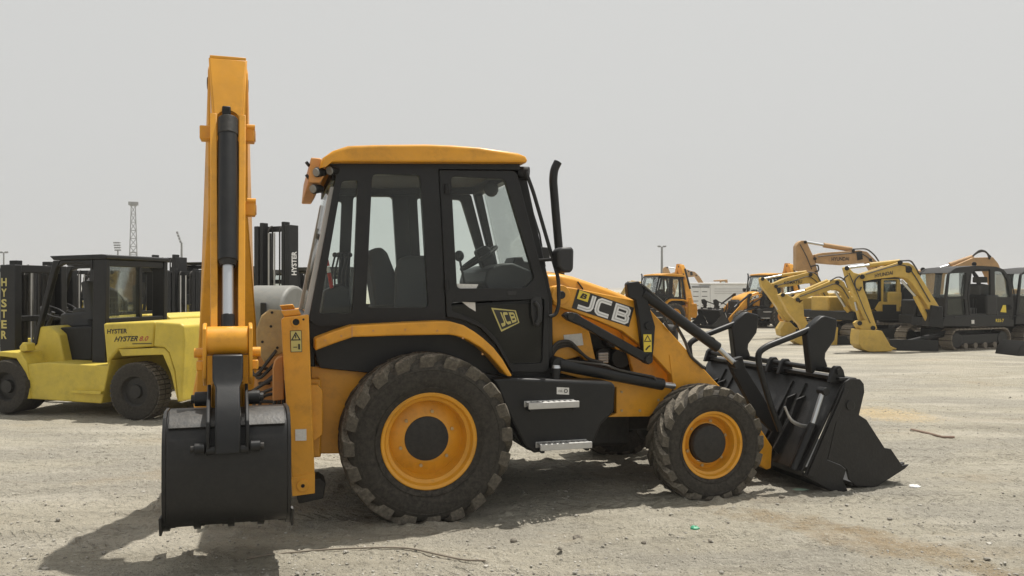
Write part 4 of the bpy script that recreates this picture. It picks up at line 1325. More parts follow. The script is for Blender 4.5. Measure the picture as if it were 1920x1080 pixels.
F0.plate([(1044, 726), (1067, 727), (1067, 740), (1044, 739)], .1155, .1185).build('tank_label', 'sticker', BH)
text_on([F0.p(u, v, .1155) for u, v in ((1047, 735), (1055, 735.2), (1055, 731), (1047, 731))], 'OIL', 'black_letter', BH, 'label_print', .0)
MB().torus(F0.p(1061, 733, .113), (0, 1, 0), .014, .003, 16, 5).build('label_print', 'black_letter', BH)

# ------------------------------------------------------------------ forklifts
FK = Frame(-5.155, 10.89, -13.8)
FW = 2.0
def simple_wheel(parent, c, Rr, Wd, rim, W, far, rimmat='black_worn', tread=0):
    fl = (lambda m: m.mirror_y(W)) if far else (lambda m: m)
    we = empty('wheel', parent=parent)
    x, y0, z = c
    prof = [(rim, Wd * .12), (rim * 1.05, Wd * .04), (Rr * .80, 0), (Rr * .95, Wd * .03), (Rr, Wd * .10), (Rr, Wd * .9), (Rr * .95, Wd * .97), (Rr * .8, Wd), (rim, Wd * .9)]
    fl(MB().lathe(prof, (x, y0, z), (0, 1, 0), 48)).build('tyre', 'rubber', we)
    if tread:
        t = MB()
        for i in range(tread):
            a = 2 * math.pi * i / tread
            m = Matrix.Rotation(-a, 3, 'Y')
            for q in (.27, .73):
                p = Vector((x, y0 + Wd * q, z)) + m @ Vector((Rr, 0, 0))
                t.box(p, (.016, Wd * .38, 2 * math.pi * Rr / tread * .72), m)
        fl(t).build('tread', 'rubber_lug', we)
    fl(MB().lathe([(rim * 1.02, Wd * .14), (rim * .9, Wd * .22), (rim * .5, Wd * .2), (rim * .45, Wd * .10), (.001, Wd * .09)], (x, y0, z), (0, 1, 0), 32)).build('rim', rimmat, we)
    return we

def forklift(root, mast_h, body, letters, stacked, low=False):
    def fp(name, pts, y0, y1, mat, bevel=.02, parent=root, **kw):
        return FK.plate(pts, y0, y1).build(name, mat, parent, bevel, **kw)
    cw_side = [(291, 603), (337, 606), (344, 611), (345, 640), (340, 753), (333, 754), (327, 696), (316, 661), (307, 652), (287, 650)]
    cw = fp('counterweight', cw_side, .03, FW - .03, body, .05, seg=3)
    hood = fp('engine_hood', [(193, 606), (290, 602.5), (286.5, 650), (222, 655), (207, 673), (200, 686)], .06, FW - .06, body, .03)
    fp('wheel_arch', [(222, 655), (307, 652), (316, 661), (327, 696), (333, 754), (320, 700), (305, 665), (228, 668)], .05, .30, body, .01)
    ch = fp('chassis', [(57, 748), (47, 683), (91, 680), (200, 686), (206, 675), (190, 757)], .02, FW - .02, body, .02)
    fp('step_lip', [(133, 732), (189, 734), (188, 740), (133, 737)], -.04, .03, body, .006, ch)
    fp('fender', [(-48, 700), (-30, 672), (0, 659), (38, 661), (50, 680), (57, 748), (49, 748), (42, 690), (30, 672), (0, 668), (-22, 680), (-42, 705)], .0, .55, body, .012)
    cwl = fp('cowl', [(57, 662), (71, 613), (91, 611), (110, 627), (121, 680), (60, 682)], .35, 1.55, body, .02)
    fp('headlamp', [(36, 650), (42, 642), (50, 645), (51, 658), (38, 660)], .05, .2, body, .01)
    # overhead guard
    og = empty('overhead_guard', parent=root)
    def g(name, pts, y0, y1, mat='black', bevel=.012):
        return FK.plate(pts, y0, y1).build(name, mat, og, bevel)
    GA, GB = .32, FW - .32
    g('roof', [(92, 480), (190, 476.5), (200, 478), (200, 485), (188, 486), (100, 488)], GA, GB)
    for far in (False, True):
        fl = (lambda m: m.mirror_y(FW)) if far else (lambda m: m)
        for nm, pts in (('front_pillar', [(99, 488.5), (113, 488.5), (104, 504), (74, 613), (68, 645), (57, 655)]),
                        ('rear_pillar', [(174, 486.5), (199, 486), (197, 684), (172, 682), (174, 540)]),
                        ('roof_brace', [(113, 488.5), (173, 487), (173, 506), (166, 498), (152, 493), (120, 494), (108, 500)])):
            fl(FK.plate(pts, GA + .01, GA + .09)).build(nm, 'black', og, .01)
    rc, rs = FK.p(198, 486, GA), FK.p(197, 600, GA)
    ztop, zsill = rc.z, rs.z
    xr_ = rc.x - .05
    def cross(nm, z0, z1, y0, y1, mat='black', th=.07, bev=.01):
        MB().box((xr_, (y0 + y1) / 2, (z0 + z1) / 2), (th, y1 - y0, z1 - z0)).build(nm, mat, og, bev)
    cross('rear_sill', zsill - .09, zsill + .02, GA + .1, GB - .1)
    cross('rear_head', ztop - .10, ztop - .002, GA + .1, GB - .1)
    cross('rear_mullion', zsill, ztop - .1, 1.04, 1.10)
    cross('rear_pane', zsill + .02, ztop - .10, GA + .1, 1.04, 'glass_dusty', .008, 0)
    for k in range(5):
        u = 112 + 16 * k
        g('roof_bar', [(u, 479.2 - k * .4), (u + 5, 479 - k * .4), (u + 5, 486), (u, 486)], GA + .005, GB - .005, 'black', .004)
    # driver's place
    st = empty('seat', parent=root)
    FK.plate([(150, 528), (164, 526), (176, 600), (160, 603)], .72, 1.28).build('backrest', 'seat', st, .03)
    FK.plate([(112, 588), (164, 584), (168, 612), (112, 614)], .72, 1.28).build('cushion', 'seat', st, .03)
    FK.plate([(112, 614), (172, 612), (172, 676), (118, 676)], .5, 1.5).build('seat_box', 'black_sat', st, .02)
    c = FK.p(100, 585, 1.0)
    sw = MB().torus(c, (.5, 0, .86), .18, .014, 24, 6)
    sw.cyl(c, c + Vector((-.16, 0, -.35)), .03, n=8)
    sw.build('steering_wheel', 'plastic', root)
    for k in range(3):
        MB().tube([FK.p(92 + 4 * k, 615, 1.25 + .06 * k), FK.p(94 + 4 * k, 588, 1.25 + .06 * k)], .01, 6).build('lever', 'plastic', root)
    MB().cyl(FK.p(215, 600, 1.62), FK.p(214, 500, 1.62), .05, n=12).build('exhaust', 'black_sat', root)
    for far in (False, True):
        simple_wheel(root, FK.p(250, 735, 0.0), .39, .30, .20, FW, far, tread=36)
        a = FK.p(13, 725, 0.0)
        simple_wheel(root, (a.x, -.06, a.z), .385, .46, .20, FW, far)
    # mast
    xm = FK.p(13, 725, 0).x - .52
    ms = empty('mast', parent=root)
    for sd in (-1, 1):
        yc = FW / 2 + sd * .43
        MB().prism([(xm - .13, yc - sd * .05, .12), (xm + .15, yc - sd * .05, .12), (xm + .15, yc - sd * .05, mast_h), (xm - .13, yc - sd * .05, mast_h)], (0, sd * .12, 0)).build('outer_channel', 'black', ms, .012)
        yi = FW / 2 + sd * .31
        MB().box((xm - .03, yi, mast_h / 2 + .12), (.16, .09, mast_h - .1)).build('inner_channel', 'black_sat', ms, .01)
        MB().cyl((xm + .02, FW / 2 + sd * .2, .3), (xm + .02, FW / 2 + sd * .2, mast_h - .15), .045, n=12).build('lift_ram', 'black_worn', ms)
        MB().box((xm - .12, FW / 2 + sd * .08, mast_h * .55), (.02, .03, mast_h * .8)).build('chain', 'galv', ms)
        MB().cyl((xm + .15, FW / 2 + sd * .4, .9), (xm + .62, FW / 2 + sd * .4, .75), .05, n=10).build('tilt_ram', 'black_sat', ms)
        pts = [Vector((xm - .05, FW / 2 + sd * .16, mast_h * .3)), Vector((xm - .05, FW / 2 + sd * .16, mast_h - .06)), Vector((xm + .08, FW / 2 + sd * .17, mast_h + .02)), Vector((xm + .1, FW / 2 + sd * .2, mast_h * .5))]
        MB().tube(smooth_path(pts, .09), .018, 6).build('hose', 'hose', ms)
    for z, h in ((mast_h - .06, .12), (mast_h * .62, .09), (.5, .14)):
        MB().box((xm + .10, FW / 2, z), (.06, .98, h)).build('cross_member', 'black', ms, .01)
    cr = empty('fork_carriage', parent=root)
    for z in (.32, .72):
        MB().box((xm - .19, FW / 2, z), (.07, 1.7, .11)).build('carriage_bar', 'black_sat', cr, .01)
    for y in (.35, .8, 1.2, 1.65):
        MB().box((xm - .22, y, .52), (.05, .07, .5)).build('carriage_post', 'black_sat', cr, .01)
    for sd in (-1, 1):
        y = FW / 2 + sd * .42
        MB().prism([(xm - .25, y - .07, .80), (xm - .31, y - .07, .80), (xm - .31, y - .07, .12), (xm - 1.45, y - .07, .085), (xm - 1.45, y - .07, .07), (xm - .25, y - .07, .06)], (0, .14, 0)).build('fork', 'black_worn', cr, .006)
    # lettering on the mast's side
    yl = FW / 2 - .43 - .07
    word = 'HYSTER'
    if not letters:
        pass
    elif stacked:
        hgt = min(.95, mast_h * .5) / 6
        z0 = mast_h - .20
        for i, chx in enumerate(word):
            a = z0 - i * hgt
            text_on([(xm - .10, yl, a - hgt * .78), (xm + .00, yl, a - hgt * .78), (xm + .00, yl, a), (xm - .10, yl, a)], chx, letters, ms, 'lettering', .03)
    else:
        z0, z1 = mast_h - 1.05, mast_h - .1 - .45
        for y_, sg in ((yl, -1),):
            text_on([(xm + .09, y_, z0), (xm + .09, y_, z1), (xm - .06, y_, z1), (xm - .06, y_, z0)], word, letters, ms, 'lettering', .03)
    return root

def fork_text(root):
    text_on([FK.p(u, v, .06) for u, v in ((201, 626), (238.5, 625), (239, 616), (201.5, 617))], 'HYSTER', 'black_letter', root, 'lettering', .025)
    text_on([FK.p(u, v, .06) for u, v in ((214, 641), (258, 639.5), (259.5, 629.5), (216, 631))], 'HYSTER', 'black_letter', root, 'lettering', .025, .25)
    text_on([FK.p(u, v, .06) for u, v in ((261, 639.5), (278, 639), (279, 630), (262, 630.5))], '8.0', 'red_letter', root, 'lettering', .015, .25)
    FK.plate([(248, 644), (284, 643.2), (284, 644.6), (248, 645.4)], .052, .0575).build('underline', 'black_letter', root)
    xr = FK.p(344, 640, .03).x + .003
    zc = FK.p(344, 697, .03).z
    text_on([(xr, .42, zc - .09), (xr, 1.60, zc - .09), (xr, 1.60, zc + .09), (xr, .42, zc + .09)], 'HYSTER', 'red_letter', root, 'lettering', .01, 0, (.004, 0, 0))
    pr = [(y * .07, z * .17) for y, z in [(math.cos(2 * math.pi * k / 16), math.sin(2 * math.pi * k / 16)) for k in range(16)]]
    MB().prism([(xr - .02, .50 + y, zc + .42 + z) for y, z in pr], (.03, 0, 0)).build('tow_slot', 'black_sat', root)

FG = 'forklifts parked in rows at the left'
f1 = forklift(FK.root('forklift'), 2.15, 'forklift_yellow', 'decal_pale', True)
fork_text(f1)
tag(f1, 'yellow counterweight forklift with black overhead guard, side on behind the digging bucket', 'forklift', FG)

def by_mast(proto, u, Y, yaw, label, scale=1.0, ly0=FW / 2):
    """stand a copy so that the middle of its mast is at picture column u and distance Y"""
    xm = FK.p(13, 725, 0).x - .52
    X = (u - 960) / FPX * Y
    t = R(yaw)
    lx, ly = xm * scale, ly0 * scale
    ox = X - (lx * math.cos(t) - ly * math.sin(t))
    oy = Y - (lx * math.sin(t) + ly * math.cos(t))
    o = copy_tree(proto)
    o.location = (ox, oy, 0)
    o.rotation_euler = (0, 0, t)
    o.scale = (scale,) * 3
    tag(o, label, 'forklift', FG)
    return o
by_mast(f1, 56, 15.0, -13.8, 'yellow forklift with stacked yellow letters on its black mast, far left behind the nearest forklift', 1.0, .5)
f3 = forklift(empty('forklift'), 2.35, 'forklift_yellow', None, False)
# the tall-masted one stands behind the digging arm
f5 = forklift(empty('forklift'), 3.12, 'forklift_yellow', 'white_letter', False)
def stand(o, u, Y, yaw, label):
    xm = FK.p(13, 725, 0).x - .52
    X = (u - 960) / FPX * Y
    t = R(yaw)
    o.location = (X - (xm * math.cos(t) - FW / 2 * math.sin(t)), Y - (xm * math.sin(t) + FW / 2 * math.cos(t)), 0)
    o.rotation_euler = (0, 0, t)
    tag(o, label, 'forklift', FG)
stand(f3, 374, 24.0, 78, 'forklift facing the camera with a low black mast, just left of the digging arm')
stand(f5, 517, 17.0, 62, 'forklift with the tallest black mast, white letters on it, right of the digging arm')
by_mast(f3, 312, 22.5, 72, 'forklift whose black mast shows just right of the nearest forklift cab', 1.13)
by_mast(f3, 250, 25.5, 80, 'forklift whose mast shows through the rear window of the nearest forklift', 1.0)
by_mast(f3, 158, 25.0, 84, 'forklift whose mast shows through the open side of the nearest forklift', 1.0)
by_mast(f3, 446, 24.5, 80, 'forklift with a low mast hidden behind the digging arm', 1.05)
by_mast(f3, 582, 22.0, 70, 'forklift with low black mast seen left of the cab, right of the tall mast', .98)
by_mast(f3, 348, 22.0, 82, 'forklift with low black mast between two others, behind the nearest counterweight', .96)
by_mast(f3, 412, 23.0, 76, 'forklift with low mast partly hidden by the left side of the digging arm', 1.0)
by_mast(f3, 205, 24.0, 80, 'forklift whose mast shows behind the rear pillar of the nearest forklift', 1.04)
by_mast(f3, 2, 24.0, 80, 'forklift cut by the left picture edge, behind the others', 1.02)

# grey rounded machine housing behind the digging arm
GH = empty('engine_housing', ((514 - 960) / FPX * 12.6, 12.6, 0), R(-12))
tag(GH, 'rounded grey engine housing with black mesh end, behind the digging arm', 'compressor')
prof = [(-.48, .55), (.48, .55), (.50, 1.35)] + [(.50 * math.cos(a), 1.38 + .46 * math.sin(a)) for a in [math.pi * k / 14 for k in range(1, 14)]] + [(-.50, 1.35)]
hb_ = MB().prism([(-.36, y, z) for y, z in prof], (.74, 0, 0)).build('housing', 'grey_housing', GH, .05, seg=3)
MB().prism([(-.40, y * .93, .58 + (z - .55) * .93) for y, z in prof], (.05, 0, 0)).build('grille_frame', 'black_worn', GH, .01)
for k in range(11):
    MB().box((-.41, -.40 + .08 * k, 1.1), (.012, .014, 1.0)).build('grille_bar', 'grey_housing', GH)
for k in range(12):
    MB().box((-.418, 0, .65 + .09 * k), (.012, .84 if k < 9 else .66 - .12 * (k - 9), .014)).build('grille_bar', 'grey_housing', GH)
MB().box((.10, -.505, 1.38), (.10, .03, .40)).build('air_slot', 'black_sat', GH, .03)
MB().box((.25, -.508, 1.30), (.12, .012, .15)).build('label_plate', 'sticker', GH)
MB().box((0, 0, .40), (1.0, .8, .28)).build('skid', 'black_worn', GH, .03)
for x in (-.3, .3):
    for y in (-.45, .45):
        MB().cyl((x, y - .08, .28), (x, y + .08, .28), .28, n=24).build('road_wheel', 'rubber', GH, .03)

# ------------------------------------------------------------------ excavators
def track(parent, x0, x1, y0, w, h, n=34):
    """crawler track: belt of shoes round a side frame"""
    t = empty('track', parent=parent)
    r = h / 2
    L = (x1 - x0 - 2 * r)
    per = 2 * L + 2 * math.pi * r
    sh = MB()
    for i in range(n):
        d = per * i / n
        if d < L:
            p, a = Vector((x0 + r + d, 0, 0)), 0
        elif d < L + math.pi * r:
            a = (d - L) / r
            p = Vector((x1 - r + r * math.sin(a), 0, r - r * math.cos(a)))
        elif d < 2 * L + math.pi * r:
            p, a = Vector((x1 - r - (d - L - math.pi * r), 0, h)), math.pi
        else:
            a = math.pi + (d - 2 * L - math.pi * r) / r
            p = Vector((x0 + r + r * math.sin(a), 0, r - r * math.cos(a)))
        m = Matrix.Rotation(-a, 3, 'Y')
        sh.box(p + Vector((0, y0 + w / 2, .02)) , (per / n * .86, w, .035), m)
        sh.box(p + m @ Vector((0, 0, -.022)) + Vector((0, y0 + w / 2, .02)), (per / n * .2, w, .03), m)
    sh.build('shoes', 'track', t)
    fr = [(x0 + r * .8, .16), (x1 - r * .8, .16), (x1 - r * .5, h * .5), (x1 - r * .9, h * .78), (x0 + r * .9, h * .78), (x0 + r * .5, h * .5)]
    MB().prism([(x, y0 + .06, z) for x, z in fr], (0, w - .12, 0)).build('track_frame', 'exc_dark', t, .02)
    for x in (x0 + r, x1 - r):
        MB().cyl((x, y0 + .04, r), (x, y0 + w - .04, r), r * .78, n=20).build('sprocket', 'exc_dark', t, .02)
    for k in range(4):
        x = x0 + r * 1.5 + (L - r) * (k + .5) / 4
        MB().cyl((x, y0 + .03, .12), (x, y0 + w - .03, .12), .085, n=14).build('roller', 'track', t)
    return t

def excavator_base(root, paint_, cabmat, cabpaint=None, s=1.0, W=1.9, cab=True, L=2.6):
    """undercarriage, house and cab; front is -x, near side y=0"""
    track(root, 0 * s, L * s, 0, .40 * s, .58 * s)
    track(root, 0 * s, L * s, (W - .40) * s, .40 * s, .58 * s)
    MB().box((1.3 * s, W / 2 * s, .45 * s), (1.4 * s, (W - .8) * s, .26 * s)).build('car_body', 'exc_dark', root, .03)
    MB().cyl((1.3 * s, W / 2 * s, .55 * s), (1.3 * s, W / 2 * s, .72 * s), .5 * s, n=28).build('slew_ring', 'exc_dark', root)
    MB().box((1.35 * s, W / 2 * s, .86 * s), (2.45 * s, W * .98 * s, .28 * s)).build('deck', 'exc_dark', root, .03)
    # engine cover and counterweight with rounded tail
    arc = [(1.55 * s, .02 * s)] + [((1.95 + .68 * math.cos(a)) * s, (W / 2 + (W / 2 - .02) * math.sin(a)) * s) for a in [(-.5 + k / 12) * math.pi for k in range(13)]] + [(1.55 * s, (W - .02) * s)]
    MB().prism([(x, y, .98 * s) for x, y in arc], (0, 0, .62 * s)).build('engine_cover', paint_, root, .05, seg=3)
    MB().prism([(x * 1.0 + .04 * s, y, .72 * s) for x, y in arc[1:-1]], (0, 0, .44 * s)).build('counterweight', cabmat, root, .04)
    MB().box((.85 * s, 1.48 * s, 1.2 * s), (1.3 * s, .78 * s, .5 * s)).build('tank_cover', paint_, root, .05)

def arm_set(root, fr, y, w, boom_, stick_, bucket_, pm, rams=(), text=None, bucket_y=None):
    """boom, dipper stick and bucket as thick box sections in the lengthwise plane of frame fr"""
    bo_ = fr.plate(boom_, y - w / 2, y + w / 2).build('boom', pm, root, .015)
    st_ = fr.plate(stick_, y - w * .42, y + w * .42).build('stick', pm, root, .015)
    if bucket_:
        bw = bucket_y or w * 1.9
        pb = fr.pts(bucket_, y - bw / 2)
        bk = MB().prism(pb, (0, bw, 0)).build('bucket', pm, root, .015)
        c = sum(pb, Vector()) / len(pb)
        lo = sorted(pb, key=lambda p: p.z)[:2]
        e = max(pb, key=lambda p: p.x)
        for k in range(4):
            yy = y - bw / 2 + bw * (k + .5) / 4
            MB().prism([(e.x - .16, yy - .05, e.z + .0), (e.x - .16, yy + .05, e.z), (e.x + .08, yy + .02, e.z - .03), (e.x + .08, yy - .02, e.z - .03)], (0, 0, -.05)).build('tooth', pm, bk)
    for a, b, c, yo in rams:
        p0, p1, p2 = [fr.p(*q, y + yo) for q in (a, b, c)]
        rmb = MB().cyl(p0, p1, .055, n=14).build('ram', pm if yo >= -.01 else pm, root)
        MB().cyl(p1, p2, .03, n=12).build('rod', 'chrome', rmb)
    if text:
        wd, q = text
        text_on([fr.p(u, v, y - w / 2 - .004) for u, v in q], wd, 'black_letter', bo_, 'lettering', .03)
    return bo_, st_

XG = 'excavators parked at the right'
# --- small dark excavator with the open cab door
E1 = Frame(12.58, 22.88, 25)
e1 = E1.root('excavator')
tag(e1, 'compact excavator with black cab, open door and yellow swing boom, bucket resting on the ground', 'excavator', XG)
excavator_base(e1, 'exc_dark', 'exc_dark')
cabo = round_poly([(1770, 596), (1773, 560), (1779, 512), (1792, 502), (1832, 498), (1868, 500), (1882, 505), (1894, 522), (1900, 560), (1901, 596)], 5)
holes = [round_poly([(1777, 556), (1781, 513), (1812, 511), (1808, 556)], 3), round_poly([(1776, 591), (1777, 560), (1809, 560), (1811, 590)], 3), round_poly([(1821, 588), (1817, 560), (1822, 512), (1830, 505), (1857, 505), (1858, 588)], 3), round_poly([(1866, 557), (1865, 508), (1880, 509), (1889, 525), (1895, 557)], 3)]
cb = empty('cab', parent=e1)
for y in (.04, .98):
    fr_pts = holed(E1, cabo, holes, .04, .10)
    if y > .5:
        fr_pts.v = [(a, b + .94, c) for a, b, c in fr_pts.v]
    fr_pts.build('side_frame', 'exc_dark', cb, .01)
E1.plate([(1779, 512), (1792, 502), (1832, 498), (1868, 500), (1882, 505), (1882, 508), (1832, 502), (1793, 506)], .06, 1.04).build('roof', 'exc_dark', cb, .01)
E1.plate([(1770, 596), (1901, 596), (1901, 612), (1768, 612)], .02, 1.06).build('floor_panel', 'exc_dark', cb, .01)
for h, mt in ((holes[0], 'glass_dusty'), (holes[1], 'glass_dark'), (holes[3], 'glass_dusty')):
    E1.plate(h, .065, .072).build('pane', mt, cb)
E1.plate([(1774, 558), (1779, 514), (1782, 512), (1777, 558)], .12, .96).build('windscreen', 'glass_dusty', cb)
E1.plate([(1770, 594), (1774, 560), (1779, 560), (1777, 594)], .10, .98).build('front_panel', 'exc_dark', cb, .008)
st = empty('seat', parent=e1)
E1.plate([(1838, 536), (1843, 532), (1856, 534), (1860, 586), (1838, 586)], .32, .74).build('backrest', 'headliner', st, .03)
E1.plate([(1838, 519), (1852, 519), (1853, 530), (1838, 530)], .40, .66).build('headrest', 'headliner', st, .03)
E1.plate([(1822, 578), (1850, 576), (1850, 592), (1822, 592)], .32, .74).build('cushion', 'headliner', st, .03)
for u in (1824, 1829):
    MB().tube([E1.p(u, 592, .30), E1.p(u + 1, 560, .30)], .012, 6).build('lever', 'plastic', e1)
text_on([E1.p(u, v, .012) for u, v in ((1867, 604), (1882, 604), (1882, 598), (1867, 598))], 'R55-7', 'decal_yellow', e1, 'lettering', .02)
E1.plate([(1822, 600), (1827, 600), (1827, 607), (1822, 607)], .0, .016).build('small_plate', 'sticker', e1)
tri = E1.plate([(1876, 585), (1881, 572), (1886, 572), (1887, 586)], .03, .038).build('yellow_sticker', 'decal_yellow', e1)
EB = Frame(12.0, 22.7, 0)
class Rel:
    """frame fr expressed in the axes of a thing that stands in frame base"""
    def __init__(self, fr, base):
        self.fr, self.b = fr, base
    def p(self, u, v, y):
        q = self.fr.p(u, v, y)
        X = self.fr.o[0] + q.x * self.fr.c - q.y * self.fr.s - self.b.o[0]
        Y = self.fr.o[1] + q.x * self.fr.s + q.y * self.fr.c - self.b.o[1]
        return Vector((X * self.b.c + Y * self.b.s, -X * self.b.s + Y * self.b.c, q.z))
    def pts(self, l, y):
        return [self.p(u, v, y) for u, v in l]
    def plate(self, l, y0, y1):
        a = self.pts(l, y0)
        d = Vector((-math.sin(self.fr.t - self.b.t), math.cos(self.fr.t - self.b.t), 0)) * (y1 - y0)
        return MB().prism(a, d)
class ArmRoot:
    pass
def arm_on(root, base, fr, w, boom_, stick_, bucket_, pm, rams=(), text=None, bw=None, links=True):
    rl = Rel(fr, base)
    dy = Vector((-math.sin(fr.t - base.t), math.cos(fr.t - base.t), 0))
    b_ = rl.plate(boom_, -w / 2, w / 2).build('boom', pm, root, .015)
    s_ = rl.plate(stick_, -w * .42, w * .42).build('stick', pm, root, .015)
    for l, y0, y1 in ([] if not links else links if isinstance(links, list) else []):
        rl.plate(l, y0, y1).build('bucket_link', pm, root, .01)
    if bucket_:
        bw = bw or w * 2.0
        bk = rl.plate(bucket_, -bw / 2, bw / 2).build('bucket', pm, root, .02)
        us = max(bucket_, key=lambda q: q[0])
        for k in range(4):
            yy = -bw / 2 + bw * (k + .5) / 4
            rl.plate([(us[0] - 8, us[1] - 4), (us[0] + 3, us[1]), (us[0] + 3, us[1] + 2), (us[0] - 8, us[1] + 3)], yy - .04, yy + .04).build('tooth', pm, bk, .006)
    for a, b, c, r in rams:
        p0, p1, p2 = [rl.p(*q, 0) for q in (a, b, c)]
        rm_ = MB().cyl(p0, p1, r, n=14).build('ram', pm, root, .01)
        MB().cyl(p1, p2, r * .55, n=12).build('rod', 'chrome', rm_)
    if text:
        wd, q = text
        text_on([rl.p(u, v, -w / 2) for u, v in q], wd, 'black_letter', b_, 'lettering', .03, 0, tuple(dy * -.006))
    return b_

def hose_on(root, base, fr, pts, w, r=.022):
    rl = Rel(fr, base)
    MB().tube(smooth_path([rl.p(u, v, -w / 2 - .03) for u, v in pts], .18, 5), r, 6).build('hose', 'hose', root)

arm_on(e1, E1, EB, .30,
       [(1618, 513), (1640, 506), (1684, 492), (1704, 492.5), (1713, 498), (1722, 512), (1762, 576), (1757, 581), (1746, 585), (1734, 565), (1710, 531), (1703, 524), (1693, 520), (1683, 519), (1640, 523.5), (1622, 527), (1616, 524)],
       [(1585, 502), (1588, 500), (1591, 501), (1601, 511), (1615, 515), (1618, 526), (1619, 540), (1628, 563), (1645, 616), (1637, 620), (1630, 618), (1618, 592), (1606, 559), (1593, 531)],
       [(1613, 618), (1654, 620), (1660, 630), (1670, 648), (1678, 653), (1671, 659), (1630, 660), (1618, 655), (1611, 646), (1611, 631)], 'exc_yellow',
       [((1687, 490.5), (1630, 497), (1588, 502.5), .07), ((1740, 602), (1716, 555), (1690, 526), .07), ((1612, 600), (1607, 582), (1603, 566), .05)],
       ('HYUNDAI', [(1640, 521), (1674, 514.5), (1674, 507.5), (1640, 514)]), .62,
       [([(1607, 606), (1612, 602), (1626, 600), (1640, 604), (1645, 616), (1640, 622), (1628, 625), (1618, 622), (1610, 612)], -.16, .16)])
hose_on(e1, E1, EB, [(1690, 489), (1708, 488), (1716, 500), (1724, 514)], .3)
hose_on(e1, E1, EB, [(1612, 516), (1602, 526), (1604, 540), (1612, 546), (1615, 538)], .3)
hose_on(e1, E1, EB, [(1585, 528), (1582, 522), (1590, 516)], .3)
RB = Rel(EB, E1)
MB().cyl(RB.p(1703, 505, -.18), RB.p(1703, 505, -.15), .10, n=16).build('boom_lamp', 'black_sat', e1)
MB().prism(RB.pts([(1746, 572), (1768, 575), (1770, 615), (1740, 612)], -.2), Vector((.17, .36, 0))).build('swing_post', 'exc_dark', e1, .02)
RB.plate([(1668, 636), (1760, 638.5), (1760, 659), (1668, 657.5)], -.25, -.18).build('dozer_blade', 'exc_dark', e1, .01)
for v in (622, 628):
    MB().cyl(RB.p(1702, 640, -.1), RB.p(1775, v, .5), .05, n=10).build('blade_arm', 'exc_dark', e1)

# --- excavator with the cream-framed cab
E2 = Frame(10.7, 25.3, 22)
e2 = E2.root('excavator')
tag(e2, 'yellow excavator with a yellow-framed cab door, left of the black cab excavator', 'excavator', XG)
base2 = empty('undercarriage', parent=e2)
excavator_base(e2, 'exc_yellow', 'exc_dark', s=1.05)
c2 = empty('cab', parent=e2)
co2 = round_poly([(1618, 582), (1617, 545), (1622, 527), (1640, 521), (1652, 520), (1652, 592), (1640, 580)], 3)
holed(E2, co2, [round_poly([(1622, 560), (1623, 530), (1648, 526), (1648, 562)], 2)], .06, .12).build('front_frame', 'exc_dark', c2, .01)
E2.plate([(1622, 560), (1623, 530), (1648, 526), (1648, 562)], .085, .092).build('pane', 'glass_dusty', c2)
do2 = round_poly([(1653, 523), (1685, 522), (1689, 533), (1688, 596), (1654, 594)], 3)
holed(E2, do2, [round_poly([(1657, 525.5), (1683, 525), (1682, 566), (1656, 566)], 2)], .03, .10).build('door_frame', 'exc_yellow', c2, .01)
E2.plate([(1657, 525.5), (1683, 525), (1682, 566), (1656, 566)], .06, .067).build('pane', 'glass_dusty', c2)
E2.plate([(1655, 571), (1681, 571), (1681, 588), (1655, 588)], .018, .028).build('door_panel', 'exc_dark', c2, .006)
E2.plate([(1640, 579), (1648, 566), (1653, 564), (1653.5, 594)], .05, .25).build('corner_panel', 'exc_yellow', c2, .02)
E2.plate([(1618, 526), (1640, 518), (1690, 517), (1692, 523), (1640, 524)], .02, 1.05).build('roof', 'exc_dark', c2, .02)
holed(E2, round_poly([(1618, 582), (1618, 526), (1688, 523), (1688, 594)], 3), [round_poly([(1623, 565), (1623, 530), (1683, 528), (1683, 566)], 2)], .98, 1.04).build('far_frame', 'exc_dark', c2, .01)
E2.plate([(1690, 532), (1730, 534), (1735, 606), (1690, 606)], .05, 1.0).build('engine_panel', 'exc_dark', e2, .03)
FB2 = Frame(11.0, 25.6, 0)
arm_on(e2, E2, FB2, .32,
       [(1489, 560), (1500, 551), (1561, 525), (1574, 523), (1583, 529), (1593, 550), (1625, 600), (1612, 604), (1604, 590), (1580, 548), (1570, 542), (1561, 543), (1500, 563), (1492, 567)],
       [(1461, 553), (1470, 549), (1490, 560), (1500, 568), (1506, 562), (1508, 592), (1518, 612), (1522, 630), (1510, 632), (1500, 610), (1480, 588), (1473, 574)],
       [(1490, 630), (1520, 626), (1526, 634), (1532, 642), (1522, 648), (1500, 647), (1490, 640)], 'exc_yellow',
       [((1552, 527), (1510, 545), (1468, 553), .07), ((1610, 606), (1584, 575), (1566, 546), .07)], None, .6)
hose_on(e2, E2, FB2, [(1556, 527), (1572, 518), (1584, 524), (1590, 540)], .32)
Rel(FB2, E2).plate([(1566, 630), (1640, 632), (1640, 650), (1566, 647)], -.2, -.12).build('dozer_blade', 'exc_dark', e2, .01)
Rel(FB2, E2).plate([(1556, 620), (1566, 612), (1572, 614), (1570, 648), (1558, 650)], -.25, .25).build('blade_end', 'exc_yellow', e2, .02)

